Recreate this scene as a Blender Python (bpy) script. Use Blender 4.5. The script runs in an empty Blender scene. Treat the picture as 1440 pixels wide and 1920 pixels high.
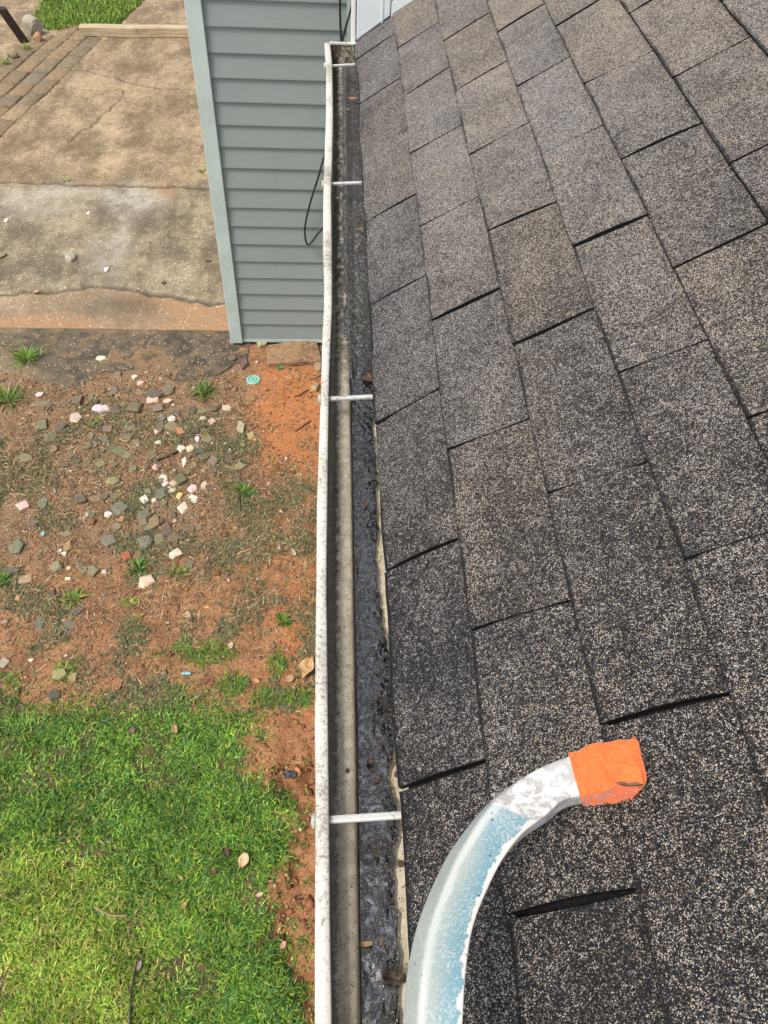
import bpy, bmesh, math, random
import numpy as np
from mathutils import Vector, Matrix
random.seed(7)
S = bpy.context.scene
COL = S.collection

# ------------------------------------------------------------------ camera
RC = np.array([[0.998338516877838, -0.03803147567923376, 0.04328755682431748],
               [-0.0017695992390038273, -0.7711251791226046, -0.6366811027835401],
               [0.05759404688587233, 0.6355466662494507, -0.7699112681228386]])
CC = np.array([-0.0659, -0.43, 0.88])
FP = 1441.4
cam = bpy.data.cameras.new('camera')
cam.sensor_fit = 'VERTICAL'; cam.sensor_height = 24.0; cam.lens = 24.0 * FP / 1920.0
cam.clip_start = 0.02; cam.clip_end = 800.0
co = bpy.data.objects.new('camera', cam); COL.objects.link(co)
r, d, fw = RC
co.matrix_world = Matrix(((r[0], -d[0], -fw[0], CC[0]), (r[1], -d[1], -fw[1], CC[1]),
                          (r[2], -d[2], -fw[2], CC[2]), (0, 0, 0, 1)))
S.camera = co

# ------------------------------------------------------------------ sky, sun, exposure
SUN_EL, SUN_AZ = math.radians(60), math.radians(-125)     # azimuth from +Y towards +X
W = bpy.data.worlds.new('World'); S.world = W; W.use_nodes = True
wt = W.node_tree
bg = wt.nodes['Background']
sk = wt.nodes.new('ShaderNodeTexSky'); sk.sky_type = 'NISHITA'; sk.sun_disc = False
sk.sun_elevation = SUN_EL; sk.sun_rotation = SUN_AZ
sk.air_density = 1.0; sk.dust_density = 3.0; sk.ozone_density = 1.0
bw_ = wt.nodes.new('ShaderNodeRGBToBW'); wt.links.new(sk.outputs['Color'], bw_.inputs[0])     # thin cloud: most of the blue washed out
mx_ = wt.nodes.new('ShaderNodeMix'); mx_.data_type = 'RGBA'; mx_.inputs[0].default_value = 0.64
wt.links.new(sk.outputs['Color'], mx_.inputs[6]); wt.links.new(bw_.outputs[0], mx_.inputs[7])
wt.links.new(mx_.outputs[2], bg.inputs['Color'])
bg.inputs['Strength'].default_value = 0.15
sun = bpy.data.lights.new('sun', 'SUN'); sun.energy = 1.5; sun.angle = math.radians(14); sun.color = (1.0, 0.93, 0.82)
so = bpy.data.objects.new('sun', sun); COL.objects.link(so)
sdir = Vector((math.sin(SUN_AZ) * math.cos(SUN_EL), math.cos(SUN_AZ) * math.cos(SUN_EL), math.sin(SUN_EL)))
so.rotation_euler = sdir.to_track_quat('Z', 'Y').to_euler()
so.location = (0, 0, 30)
S.view_settings.view_transform = 'Standard'; S.view_settings.look = 'None'
S.view_settings.exposure = 0.95; S.view_settings.gamma = 1.0
S.render.engine = 'CYCLES'

# ------------------------------------------------------------------ geometry helpers
ANG = 0.6099
CA, SA = math.cos(ANG), math.sin(ANG)
RN = np.array([-SA, 0, CA])
GZ = -2.85                                                # yard level below the eave

def ray(u, v):
    return RC.T @ np.array([(u - 720) / FP, (v - 960) / FP, 1.0])
def on_axis(u, v, ax, val):
    q = ray(u, v); return CC + (val - CC[ax]) / q[ax] * q
def ground_at(u, v, z=GZ): return on_axis(u, v, 2, z)
def on_roof(u, v, h=0.0):
    q = ray(u, v); return CC + (h - CC @ RN) / (q @ RN) * q
def roof_sy(u, v):
    p = on_roof(u, v); return p[0] * CA + p[2] * SA, p[1]
def rp(s, y, h=0.0): return (s * CA - h * SA, y, s * SA + h * CA)
def depth_at(p): return float((RC @ (np.array(p) - CC))[2])

def tag(o, label=None, cat=None, group=None, kind=None):
    if label: o['label'] = label
    if cat: o['category'] = cat
    if group: o['group'] = group
    if kind: o['kind'] = kind
    return o
def empty(name, loc, label, cat, group=None):
    o = bpy.data.objects.new(name, None); o.location = loc; o.empty_display_size = 0.05
    COL.objects.link(o); tag(o, label, cat, group); return o
def put(o, parent):
    COL.objects.link(o)
    if parent:
        off = Vector((0, 0, 0)); p = parent
        while p: off += p.location; p = p.parent
        o.parent = parent
        o.location = o.location - off          # geometry stays at its world place
    return o
def mesh(name, verts, faces, mat, parent=None, smooth=False, origin=None):
    me = bpy.data.meshes.new(name)
    v = np.array(verts, dtype=float).reshape(-1, 3)
    o_ = np.zeros(3) if origin is None else np.array(origin, float)
    me.from_pydata([tuple(x) for x in (v - o_)], [], [tuple(f) for f in faces])
    if smooth: me.polygons.foreach_set('use_smooth', [True] * len(me.polygons))
    for m in (mat if isinstance(mat, (list, tuple)) else [mat]): me.materials.append(m)
    me.update()
    o = bpy.data.objects.new(name, me); o.location = tuple(o_)
    return put(o, parent)
def quads(name, V, Q, mat, parent=None, attrs=None, smooth=False, origin=None):
    """fast mesh of quads from arrays; attrs = {name: per-vertex array}"""
    V = np.asarray(V, float)
    o_ = np.zeros(3) if origin is None else np.array(origin, float)
    V = V - o_; Q = np.asarray(Q, np.int32)
    me = bpy.data.meshes.new(name)
    me.vertices.add(len(V)); me.vertices.foreach_set('co', V.astype(np.float32).ravel())
    me.loops.add(Q.size); me.loops.foreach_set('vertex_index', Q.ravel())
    me.polygons.add(len(Q))
    k = Q.shape[1]
    me.polygons.foreach_set('loop_start', np.arange(0, Q.size, k, dtype=np.int32))
    me.polygons.foreach_set('loop_total', np.full(len(Q), k, np.int32))
    if smooth: me.polygons.foreach_set('use_smooth', np.ones(len(Q), bool))
    for n_, a in (attrs or {}).items():
        a = np.asarray(a, np.float32)
        if a.ndim == 2:
            at = me.attributes.new(n_, 'FLOAT_COLOR', 'POINT')
            at.data.foreach_set('color', np.hstack([a, np.ones((len(a), 1), np.float32)]).ravel())
        else:
            at = me.attributes.new(n_, 'FLOAT', 'POINT'); at.data.foreach_set('value', a)
    for m in (mat if isinstance(mat, (list, tuple)) else [mat]): me.materials.append(m)
    me.update(calc_edges=True); me.validate()
    o = bpy.data.objects.new(name, me); o.location = tuple(o_)
    return put(o, parent)
def grid_quads(nx, ny, base=0):
    i = np.arange(nx - 1)[:, None] * ny + np.arange(ny - 1)[None, :]
    i = i.ravel() + base
    return np.stack([i, i + ny, i + ny + 1, i + 1], 1)

class MB:
    """collects shapes that belong to ONE part"""
    def __init__(s): s.v = []; s.f = []
    def add(s, v, f):
        b = len(s.v); s.v += [tuple(x) for x in v]; s.f += [tuple(i + b for i in q) for q in f]; return s
    def box(s, x0, x1, y0, y1, z0, z1):
        return s.add([(x0, y0, z0), (x1, y0, z0), (x1, y1, z0), (x0, y1, z0), (x0, y0, z1), (x1, y0, z1), (x1, y1, z1), (x0, y1, z1)],
                     [(0, 3, 2, 1), (4, 5, 6, 7), (0, 1, 5, 4), (1, 2, 6, 5), (2, 3, 7, 6), (3, 0, 4, 7)])
    def prism(s, ring0, ring1):
        n = len(ring0)
        return s.add(list(ring0) + list(ring1),
                     [tuple(range(n))[::-1], tuple(range(n, 2 * n))] + [(i, (i + 1) % n, n + (i + 1) % n, n + i) for i in range(n)])
    def tube(s, pts, rad, seg=8):
        pts = [np.array(p, float) for p in pts]; rings = []; up = np.array([0.13, 0.21, 0.97])
        for i, p in enumerate(pts):
            t = pts[min(i + 1, len(pts) - 1)] - pts[max(i - 1, 0)]; t /= np.linalg.norm(t) + 1e-12
            a = np.cross(t, up); 
            if np.linalg.norm(a) < 1e-3: a = np.cross(t, [1, 0, 0])
            a /= np.linalg.norm(a); b = np.cross(t, a)
            rr = rad[i] if isinstance(rad, (list, tuple)) else rad
            rings.append([p + rr * (math.cos(k * 2 * math.pi / seg) * a + math.sin(k * 2 * math.pi / seg) * b) for k in range(seg)])
        v = [x for g in rings for x in g]; f = []
        for i in range(len(rings) - 1):
            for k in range(seg):
                k2 = (k + 1) % seg; f.append((i * seg + k, i * seg + k2, (i + 1) * seg + k2, (i + 1) * seg + k))
        f.append(tuple(range(seg))[::-1]); f.append(tuple(range((len(rings) - 1) * seg, len(rings) * seg)))
        return s.add(v, f)
    def build(s, name, mat, parent=None, smooth=False, bevel=0, origin=None):
        o = mesh(name, s.v, s.f, mat, parent, smooth, origin)
        if bevel:
            m = o.modifiers.new('bevel', 'BEVEL'); m.width = bevel; m.segments = 2; m.limit_method = 'ANGLE'
        return o

def smooth_path(pts, n=8):
    """Catmull-Rom through points"""
    P = [np.array(p, float) for p in pts]; P = [2 * P[0] - P[1]] + P + [2 * P[-1] - P[-2]]; out = []
    for i in range(1, len(P) - 2):
        for k in range(n):
            t = k / n
            out.append(0.5 * ((2 * P[i]) + (P[i + 1] - P[i - 1]) * t + (2 * P[i - 1] - 5 * P[i] + 4 * P[i + 1] - P[i + 2]) * t * t
                              + (3 * P[i] - 3 * P[i + 1] + P[i + 2] - P[i - 1]) * t ** 3))
    out.append(P[-2]); return out

_lat = {}
def vnoise(x, y, seed):
    if seed not in _lat: _lat[seed] = np.random.RandomState(seed).rand(256, 256)
    L = _lat[seed]; xi = np.floor(x).astype(int); yi = np.floor(y).astype(int); fx = x - xi; fy = y - yi
    fx = fx * fx * (3 - 2 * fx); fy = fy * fy * (3 - 2 * fy)
    a = L[xi % 256, yi % 256]; b = L[(xi + 1) % 256, yi % 256]; c = L[xi % 256, (yi + 1) % 256]; e = L[(xi + 1) % 256, (yi + 1) % 256]
    return (a * (1 - fx) + b * fx) * (1 - fy) + (c * (1 - fx) + e * fx) * fy
def fbm(x, y, size, octv=4, seed=1):
    x = np.asarray(x, float) / size; y = np.asarray(y, float) / size; t = 0; a = 1; n = 0
    for o in range(octv):
        t = t + a * vnoise(x + o * 17.3, y - o * 9.1, seed + o); n += a; a *= 0.5; x = x * 2.03; y = y * 2.03
    return t / n
def sstep(a, b, x):
    t = np.clip((np.asarray(x, float) - a) / (b - a), 0, 1); return t * t * (3 - 2 * t)
def in_poly(x, y, poly):
    x = np.asarray(x, float); y = np.asarray(y, float); r_ = np.zeros(x.shape, bool); n = len(poly)
    for i in range(n):
        x0, y0 = poly[i]; x1, y1 = poly[(i + 1) % n]
        c = ((y0 > y) != (y1 > y)) & (x < (x1 - x0) * (y - y0) / (y1 - y0 + 1e-12) + x0); r_ ^= c
    return r_
def gpoly(px, z=GZ): return [tuple(ground_at(u, v, z)[:2]) for u, v in px]

# ------------------------------------------------------------------ material helpers
def newmat(name):
    m = bpy.data.materials.new(name); m.use_nodes = True; t = m.node_tree
    return m, t, t.nodes['Principled BSDF']
def nd(t, typ, ins=None, **props):
    n = t.nodes.new(typ)
    for k, v in props.items(): setattr(n, k, v)
    for k, v in (ins or {}).items():
        s = n.inputs[k]
        if isinstance(v, bpy.types.NodeSocket): t.links.new(v, s)
        else: s.default_value = v
    return n
def mth(t, op, a, b=0.0, clamp=False):
    return nd(t, 'ShaderNodeMath', {0: a, 1: b}, operation=op, use_clamp=clamp).outputs[0]
def mix(t, f, a, b, blend='MIX'):
    n = nd(t, 'ShaderNodeMix', {0: f}, data_type='RGBA', blend_type=blend)
    for i, v in ((6, a), (7, b)):
        if isinstance(v, bpy.types.NodeSocket): t.links.new(v, n.inputs[i])
        else: n.inputs[i].default_value = (*v, 1.0)
    return n.outputs[2]
def rng(t, v, a, b, c=0.0, e=1.0):
    return nd(t, 'ShaderNodeMapRange', {0: v, 1: a, 2: b, 3: c, 4: e}, interpolation_type='SMOOTHSTEP').outputs[0]
def pos(t, scale=None):
    o = nd(t, 'ShaderNodeTexCoord').outputs['Object']
    if scale: o = nd(t, 'ShaderNodeVectorMath', {0: o, 1: scale}, operation='MULTIPLY').outputs[0]
    return o
def noi(t, vec, scale, detail=4.0, rough=0.6, out='Fac'):
    return nd(t, 'ShaderNodeTexNoise', {'Vector': vec, 'Scale': scale, 'Detail': detail, 'Roughness': rough}).outputs[out]
def vor(t, vec, scale, feature='F1', rnd=1.0):
    return nd(t, 'ShaderNodeTexVoronoi', {'Vector': vec, 'Scale': scale, 'Randomness': rnd}, feature=feature)
def ramp(t, f, stops, interp='LINEAR'):
    n = nd(t, 'ShaderNodeValToRGB', {'Fac': f}); cr = n.color_ramp; cr.interpolation = interp
    while len(cr.elements) < len(stops): cr.elements.new(0.5)
    for e, (p, c) in zip(cr.elements, stops): e.position = p; e.color = (*c, 1.0)
    return n.outputs['Color']
def bump(t, b, h, dist, strength=1.0, prev=None):
    ins = {'Height': h, 'Distance': dist, 'Strength': strength}
    if prev: ins['Normal'] = prev
    n = nd(t, 'ShaderNodeBump', ins).outputs[0]; t.links.new(n, b.inputs['Normal']); return n
def attr(t, name): return nd(t, 'ShaderNodeAttribute', attribute_name=name)
def setb(t, b, **kw):
    for k, v in kw.items():
        s = b.inputs[k.replace('_', ' ')]
        if isinstance(v, bpy.types.NodeSocket): t.links.new(v, s)
        else: s.default_value = (*v, 1.0) if isinstance(v, tuple) else v

def mat_simple(name, c1, c2, nscale=20, rough=0.6, bscale=0, bdist=0.001, spots=None, nrange=(0.35, 0.65)):
    m, t, b = newmat(name); p = pos(t)
    c = mix(t, rng(t, noi(t, p, nscale), *nrange), c1, c2)
    if spots:
        sc, th, colr = spots
        c = mix(t, rng(t, noi(t, p, sc, 2, 0.5), th, th + 0.05), c, colr)
    setb(t, b, Base_Color=c, Roughness=rough)
    if bscale: bump(t, b, noi(t, p, bscale, 5, 0.7), bdist)
    return m

# shingle granules
def mat_shingle():
    m, t, b = newmat('shingle_granules'); p = pos(t)
    wob = noi(t, p, 900, 1, 0.5, 'Color')
    pw = nd(t, 'ShaderNodeVectorMath', {0: p, 1: nd(t, 'ShaderNodeVectorMath', {0: wob, 'Scale': 0.0004}, operation='SCALE').outputs[0]}, operation='ADD').outputs[0]
    v = vor(t, pw, 980); cell = nd(t, 'ShaderNodeSeparateColor', {0: v.outputs['Color']})
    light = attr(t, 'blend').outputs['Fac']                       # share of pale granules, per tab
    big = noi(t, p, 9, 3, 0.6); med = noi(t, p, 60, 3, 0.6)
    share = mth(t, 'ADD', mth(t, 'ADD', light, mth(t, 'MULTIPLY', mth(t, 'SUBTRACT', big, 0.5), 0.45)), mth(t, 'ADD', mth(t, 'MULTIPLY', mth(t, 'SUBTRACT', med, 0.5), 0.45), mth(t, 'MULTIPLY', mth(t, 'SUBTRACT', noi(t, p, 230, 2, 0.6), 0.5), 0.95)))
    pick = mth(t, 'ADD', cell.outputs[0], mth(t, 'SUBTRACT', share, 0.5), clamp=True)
    c = ramp(t, pick, [(0.0, (0.006, 0.006, 0.007)), (0.50, (0.010, 0.010, 0.012)), (0.58, (0.036, 0.035, 0.038)),
                       (0.70, (0.085, 0.08, 0.078)), (0.84, (0.18, 0.165, 0.15)), (0.94, (0.33, 0.305, 0.275)), (1.0, (0.50, 0.47, 0.43))])
    tone = ramp(t, cell.outputs[1], [(0.0, (0.72, 0.82, 1.0)), (0.35, (1, 1, 1)), (0.7, (1.0, 0.90, 0.76)), (1.0, (1.0, 0.80, 0.64))])
    c = mix(t, 1.0, c, tone, 'MULTIPLY')
    wv = mth(t, 'ADD', attr(t, 'warm').outputs['Fac'], mth(t, 'MULTIPLY', mth(t, 'SUBTRACT', noi(t, p, 5, 3, 0.6), 0.5), 1.6), clamp=True)
    c = mix(t, 1.0, c, mix(t, wv, (0.88, 0.92, 1.0), (1.02, 0.98, 0.92)), 'MULTIPLY')
    gap = rng(t, v.outputs['Distance'], 0.45, 0.8)
    c = mix(t, gap, c, (0.006, 0.006, 0.007))
    setb(t, b, Base_Color=c, Roughness=0.6, Specular_IOR_Level=0.22)
    h = mth(t, 'MULTIPLY', mth(t, 'SUBTRACT', 1.0, v.outputs['Distance']), mth(t, 'ADD', 0.5, cell.outputs[2]))
    bump(t, b, h, 0.0010, 0.75)
    return m
M_SH = mat_shingle()
M_SLOT = mat_simple('asphalt_underlayer', (0.006, 0.006, 0.007), (0.012, 0.012, 0.012), 200, 0.8, 400, 0.001)

M_SLOT.node_tree.nodes['Principled BSDF'].inputs['Specular IOR Level'].default_value = 0.05

def mat_paint(name, base, dirt, speck, amount=0.55, rough=0.45, grain=160):
    m, t, b = newmat(name); p = pos(t)
    big = noi(t, p, 7, 4, 0.65)
    c = mix(t, rng(t, big, 0.42, 0.75), base, dirt)
    s1 = noi(t, p, grain, 4, 0.75); s2 = noi(t, p, grain * 3.1, 2, 0.6)
    th = mth(t, 'SUBTRACT', 1.0 - 0.36 * amount * 2 + 0.06, mth(t, 'MULTIPLY', big, 0.28))
    k = nd(t, 'ShaderNodeMapRange', {0: mth(t, 'ADD', mth(t, 'MULTIPLY', s1, 0.65), mth(t, 'MULTIPLY', s2, 0.35)), 1: th, 2: mth(t, 'ADD', th, 0.12), 3: 0.0, 4: 0.85}).outputs[0]
    c = mix(t, k, c, speck)
    setb(t, b, Base_Color=c, Roughness=rough)
    bump(t, b, s1, 0.0004, 0.5)
    return m
M_LIP = mat_paint('gutter_paint_weathered', (0.60, 0.58, 0.51), (0.42, 0.39, 0.32), (0.15, 0.145, 0.13), 0.60)
M_SPIKE = mat_paint('spike_paint', (0.50, 0.50, 0.48), (0.36, 0.35, 0.32), (0.1, 0.09, 0.08), 0.54)

def mat_inner():
    m, t, b = newmat('gutter_inside_stained'); p = pos(t)
    st = noi(t, pos(t, (30, 4, 20)), 1.0, 5, 0.65)
    c = ramp(t, st, [(0.25, (0.27, 0.225, 0.15)), (0.45, (0.46, 0.40, 0.29)), (0.6, (0.56, 0.50, 0.385)), (0.8, (0.38, 0.33, 0.24))])
    x = nd(t, 'ShaderNodeSeparateXYZ', {0: p})
    wall = rng(t, mth(t, 'ADD', x.outputs['X'], mth(t, 'MULTIPLY', mth(t, 'SUBTRACT', noi(t, p, 75, 6, 0.8), 0.5), 0.030)), -0.0655, -0.0725)                  # front channel dirt, with the shadow under the lip painted in
    c = mix(t, mth(t, 'MULTIPLY', wall, 0.85), c, mix(t, rng(t, noi(t, p, 90, 4, 0.7), .4, .65), (0.040, 0.030, 0.020), (0.12, 0.095, 0.062)))
    far = rng(t, x.outputs['Y'], 0.45, 1.0)
    g = noi(t, p, 70, 5, 0.75)
    c = mix(t, mth(t, 'MULTIPLY', rng(t, g, 0.40, 0.56), mth(t, 'ADD', 0.28, mth(t, 'MULTIPLY', far, 0.62))), c, (0.045, 0.038, 0.03))
    sp = vor(t, p, 300); k = rng(t, sp.outputs['Distance'], 0.22, 0.36, 1.0, 0.0)
    sel = rng(t, noi(t, p, 160, 3, 0.6), 0.52, 0.57)
    c = mix(t, mth(t, 'MULTIPLY', k, sel), c, (0.015, 0.012, 0.01))
    setb(t, b, Base_Color=c, Roughness=0.4)
    bump(t, b, g, 0.0012, 0.6)
    return m
M_IN = mat_inner()

def mat_sludge():
    m, t, b = newmat('wet_black_sludge'); p = pos(t)
    dry = attr(t, 'dry').outputs['Fac']
    v = vor(t, p, 280); cell = nd(t, 'ShaderNodeSeparateColor', {0: v.outputs['Color']})
    wet = mix(t, rng(t, noi(t, p, 60, 3), 0.52, 0.7), (0.008, 0.008, 0.010), (0.018, 0.013, 0.009))
    gr = ramp(t, cell.outputs[0], [(0.0, (0.007, 0.007, 0.007)), (0.5, (0.018, 0.017, 0.016)), (0.74, (0.045, 0.042, 0.039)), (0.90, (0.15, 0.14, 0.13)), (1.0, (0.28, 0.265, 0.24))])
    gr = mix(t, rng(t, noi(t, p, 45, 4, 0.7), 0.45, 0.68), gr, (0.02, 0.015, 0.01))
    c = mix(t, dry, wet, gr)
    setb(t, b, Base_Color=c, Roughness=nd(t, 'ShaderNodeMapRange', {0: dry, 3: 0.09, 4: 0.62}).outputs[0])
    b.inputs['IOR'].default_value = 2.1; b.inputs['Specular IOR Level'].default_value = 0.6; b.inputs['Coat Weight'].default_value = 1.0; b.inputs['Coat Roughness'].default_value = 0.08
    n1 = noi(t, p, 165, 3, 0.58); plate = rng(t, n1, 0.31, 0.53); n2 = noi(t, p, 60, 2, 0.5)
    pr = bump(t, b, plate, 0.0042, 1.0)
    pr = bump(t, b, n2, 0.004, 0.5, pr)
    bump(t, b, mth(t, 'MULTIPLY', mth(t, 'SUBTRACT', 1.0, v.outputs['Distance']), dry), 0.001, 0.8, pr)
    return m
M_SLUDGE = mat_sludge()

def mat_siding():
    m, t, b = newmat('vinyl_siding'); 
    p = pos(t); gr = noi(t, pos(t, (6, 6, 160)), 1.0, 5, 0.7)
    c = mix(t, gr, (0.205, 0.245, 0.238), (0.258, 0.297, 0.286))
    c = mix(t, rng(t, noi(t, p, 3.5, 5, 0.7), 0.5, 0.8, 0, 0.35), c, (0.15, 0.18, 0.17))
    c = mix(t, rng(t, noi(t, p, 45, 3, 0.6), 0.68, 0.78, 0, 0.35), c, (0.12, 0.12, 0.10))
    setb(t, b, Base_Color=c, Roughness=0.5)
    bump(t, b, gr, 0.0012, 0.8); return m
M_SID = mat_siding()
M_TRIM = mat_simple('trim_vinyl', (0.47, 0.555, 0.52), (0.41, 0.49, 0.46), 6, 0.45, 80, 0.0003, (60, 0.7, (0.3, 0.33, 0.3)))
M_POST = mat_simple('post_vinyl', (0.66, 0.72, 0.73), (0.60, 0.66, 0.67), 5, 0.4, 60, 0.0003)
M_WHITE = mat_simple('white_fascia', (0.78, 0.79, 0.78), (0.70, 0.70, 0.67), 8, 0.45, 0, 0, (90, 0.66, (0.35, 0.33, 0.28)))
M_DARKGAP = mat_simple('dark_recess_board', (0.02, 0.02, 0.02), (0.03, 0.03, 0.03), 10, 0.9)
M_BLACK = mat_simple('black_cable_jacket', (0.012, 0.012, 0.013), (0.02, 0.02, 0.02), 30, 0.5)

# ==================================================================== HOUSE
YU, YW, YB = 2.15, 4.3, -2.2                                 # end of the roof at the upper wall, wing wall, roof's near end
house = empty('house', (0.6, 1.0, GZ), 'house with dark shingled roof slope and grey green vinyl siding wing', 'house')

eave_px = [(668, 75), (678, 195), (690, 420), (703, 700), (712, 795), (730, 1072), (757, 1480), (768, 1690)]
ev = sorted([(roof_sy(u, v)[1], roof_sy(u, v)[0]) for u, v in eave_px])
ev_y = np.array([e[0] for e in ev]); ev_s = np.array([e[1] for e in ev])
def eave_s(y): return float(np.interp(y, ev_y, ev_s))

SLOTS = [
 {0: ((757, 1480), (917, 1425)), 1: ((730, 1072), (863, 1010)), 2: ((712, 795), (822, 730)), 3: ((722, 562), (795, 518)), 4: ((690, 420), (779, 366)), 5: ((683, 297), (765, 243)), 6: ((678.5, 195.6), (752, 146.7)), 7: ((671.7, 113.8), (739, 65.7))},
 {0: ((957, 1721), (1201, 1668)), 1: ((888, 1187), (1070, 1128)), 2: ((842, 850), (990, 787)), 3: ((812, 607), (936, 543)), 4: ((790, 430), (895, 370))},
 {0: ((1128, 1365), (1380, 1300)), 1: ((1028, 930), (1222, 865)), 2: ((965, 652), (1110, 582)), 3: ((918, 437), (1040, 383))},
 {0: ((1290, 1055), (1440, 1005)), 1: ((1160, 705), (1340, 630)), 2: ((1077, 468), (1218, 400)), 3: ((1013, 297), (1138, 233))},
 {1: ((1280, 500), (1440, 420)), 2: ((1178, 300), (1318, 230)), 3: ((1115, 152), (1225, 95))}]
OFF = [-0.1151, -0.261, -0.1067, 0.0467, 0.1969]
EXPO = [0.1172, 0.1292, 0.1295, 0.1172, 0.1275]
TAB = 0.305
NC = 30
edge = [0.0]
for i in range(NC): edge.append(edge[-1] + (EXPO[i] if i < 5 else 0.1270))
rs = random.Random(3)
tabV, tabQ, tabB, tabW = [], [], [], []
nb = 0
def slot_y(c, k):
    if c < 5 and k in SLOTS[c]:
        lo, up = SLOTS[c][k]; return roof_sy(*lo)[1], roof_sy(*up)[1]
    off = OFF[c] if c < 5 else (0.0467 if c % 2 else 0.1969) + 0.006 * math.sin(c * 3.1)
    r2 = random.Random(c * 100 + k); j = r2.uniform(-.004, .004)
    return off + k * TAB + j, off + k * TAB + j + r2.uniform(-.003, .003)
for c in range(NC):
    k0 = -8; k1 = 9
    for k in range(k0, k1):
        ya, yb = slot_y(c, k), slot_y(c, k + 1)
        if yb[0] < YB or ya[0] > YU: continue
        r2 = random.Random(c * 977 + k * 31)
        gw = lambda kk: (0.58 if slot_y(c, kk)[1] < .12 else 0.85) * (0.0028 + 0.0012 * random.Random(c * 53 + kk).random()) * (0.45 if (c, kk) == (0, 3) else 1.0)
        ga, gb = gw(k), gw(k + 1)
        AA = [0, .018, .045, .2, .35, .5, .65, .8, 1.0]; BBt = [0, .009, .025, .12, .24, .36, .5, .64, .76, .88, .975, .991, 1.0]
        nx, ny = len(AA), len(BBt)
        lift = r2.uniform(0.0052, 0.0080); blend = r2.gauss(0.555, 0.022); warm = r2.uniform(0.25, 1.0)
        if c == 0: blend -= 0.075; warm -= 0.45
        if c == 1: blend -= 0.02
        warp = r2.uniform(-.0012, .0012); tilt = r2.uniform(-.0012, .0012)
        P = np.zeros((nx, ny, 3)); D = np.zeros((nx, ny))
        for i in range(nx):
            a = AA[i]
            for j in range(ny):
                bb = BBt[j]
                # narrow the slot towards the top
                n_ = (1 - 0.25 * a) if not (c == 0 and k in (3, 4)) else (.35 + .8 * a)
                y0 = ya[0] + (ya[1] - ya[0]) * a + ga * n_; y1 = yb[0] + (yb[1] - yb[0]) * a - gb * n_
                y = min(max(y0 + (y1 - y0) * bb + (.001 + .003 * math.sin(k * 2.1 + c)) * math.sin(math.pi * a), YB), YU)
                s0 = edge[c] if c else eave_s(y) - 0.006 + 0.004 * (float(fbm(y, 9.1, .16, 3, 67)) - .5) * 2
                s0 += 0.0016 * (fbm(y, c * 3.3, 0.05, 3, 5) - 0.5) * 2 + tilt * (bb - .5)
                s = s0 + (edge[c + 1] + 0.007 - s0) * a
                h = lift * (1 - a) + warp * math.sin(bb * math.pi) * (1 - a) + 0.0024 * (float(fbm(s * 1.0, y, 0.13, 2, 40)) - .5) * 2
                if c == 0: h -= 0.0035 * (1 - a) ** 2 * (0.6 + 0.8 * float(fbm(y, 0.3, 0.3, 2, 66)))
                P[i, j] = rp(s, y, h + 0.0005); wet = 0.25 * float(sstep(-.2, 1.3, y))      # wet is the paler look at grazing view, painted into the granule mix
                rr_ = min(a * 0.127, bb * TAB, (1 - bb) * TAB)
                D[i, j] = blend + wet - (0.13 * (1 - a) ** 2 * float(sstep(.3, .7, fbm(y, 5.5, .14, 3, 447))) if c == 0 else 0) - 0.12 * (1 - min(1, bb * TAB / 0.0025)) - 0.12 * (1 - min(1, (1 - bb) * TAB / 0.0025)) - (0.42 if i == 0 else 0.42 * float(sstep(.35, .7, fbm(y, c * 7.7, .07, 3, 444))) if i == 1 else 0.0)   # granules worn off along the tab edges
        top = P.reshape(-1, 3); nv = nx * ny
        # skirt: lower edge + both sides drop to the layer below
        ring = [i * ny for i in range(nx - 1, -1, -1)] + [j for j in range(1, ny)] + [i * ny + ny - 1 for i in range(1, nx)]
        sk = top[ring] - RN * 0.0085
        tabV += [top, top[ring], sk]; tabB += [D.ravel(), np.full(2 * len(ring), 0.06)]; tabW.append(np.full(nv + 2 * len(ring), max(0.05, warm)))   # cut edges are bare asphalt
        tabQ.append(grid_quads(nx, ny, nb))
        m_ = len(ring); idx = np.arange(m_) + nb + nv; si = idx + m_
        tabQ.append(np.stack([idx[:-1], idx[1:], si[1:], si[:-1]], 1))
        nb += nv + 2 * m_
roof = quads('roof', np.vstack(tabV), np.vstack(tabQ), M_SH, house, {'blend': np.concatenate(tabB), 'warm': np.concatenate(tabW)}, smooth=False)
# layer under the slots
ub = MB(); SM = edge[-1]
ub.prism([rp(0.010, YB, -0.0075), rp(SM, YB, -0.0075), rp(SM, YB, -0.022), rp(0.010, YB, -0.022)],
         [rp(0.010, YU, -0.0075), rp(SM, YU, -0.0075), rp(SM, YU, -0.022), rp(0.010, YU, -0.022)])
ub.build('roof_underlayer', M_SLOT, roof)
# fascia, soffit and the wall below the eave
MB().box(0.036, 0.060, YB, YU + .0, -0.17, -0.004).build('fascia', M_WHITE, house)
MB().box(0.062, 0.40, YB, YU, -0.178, -0.166).build('soffit', M_WHITE, house)

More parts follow.
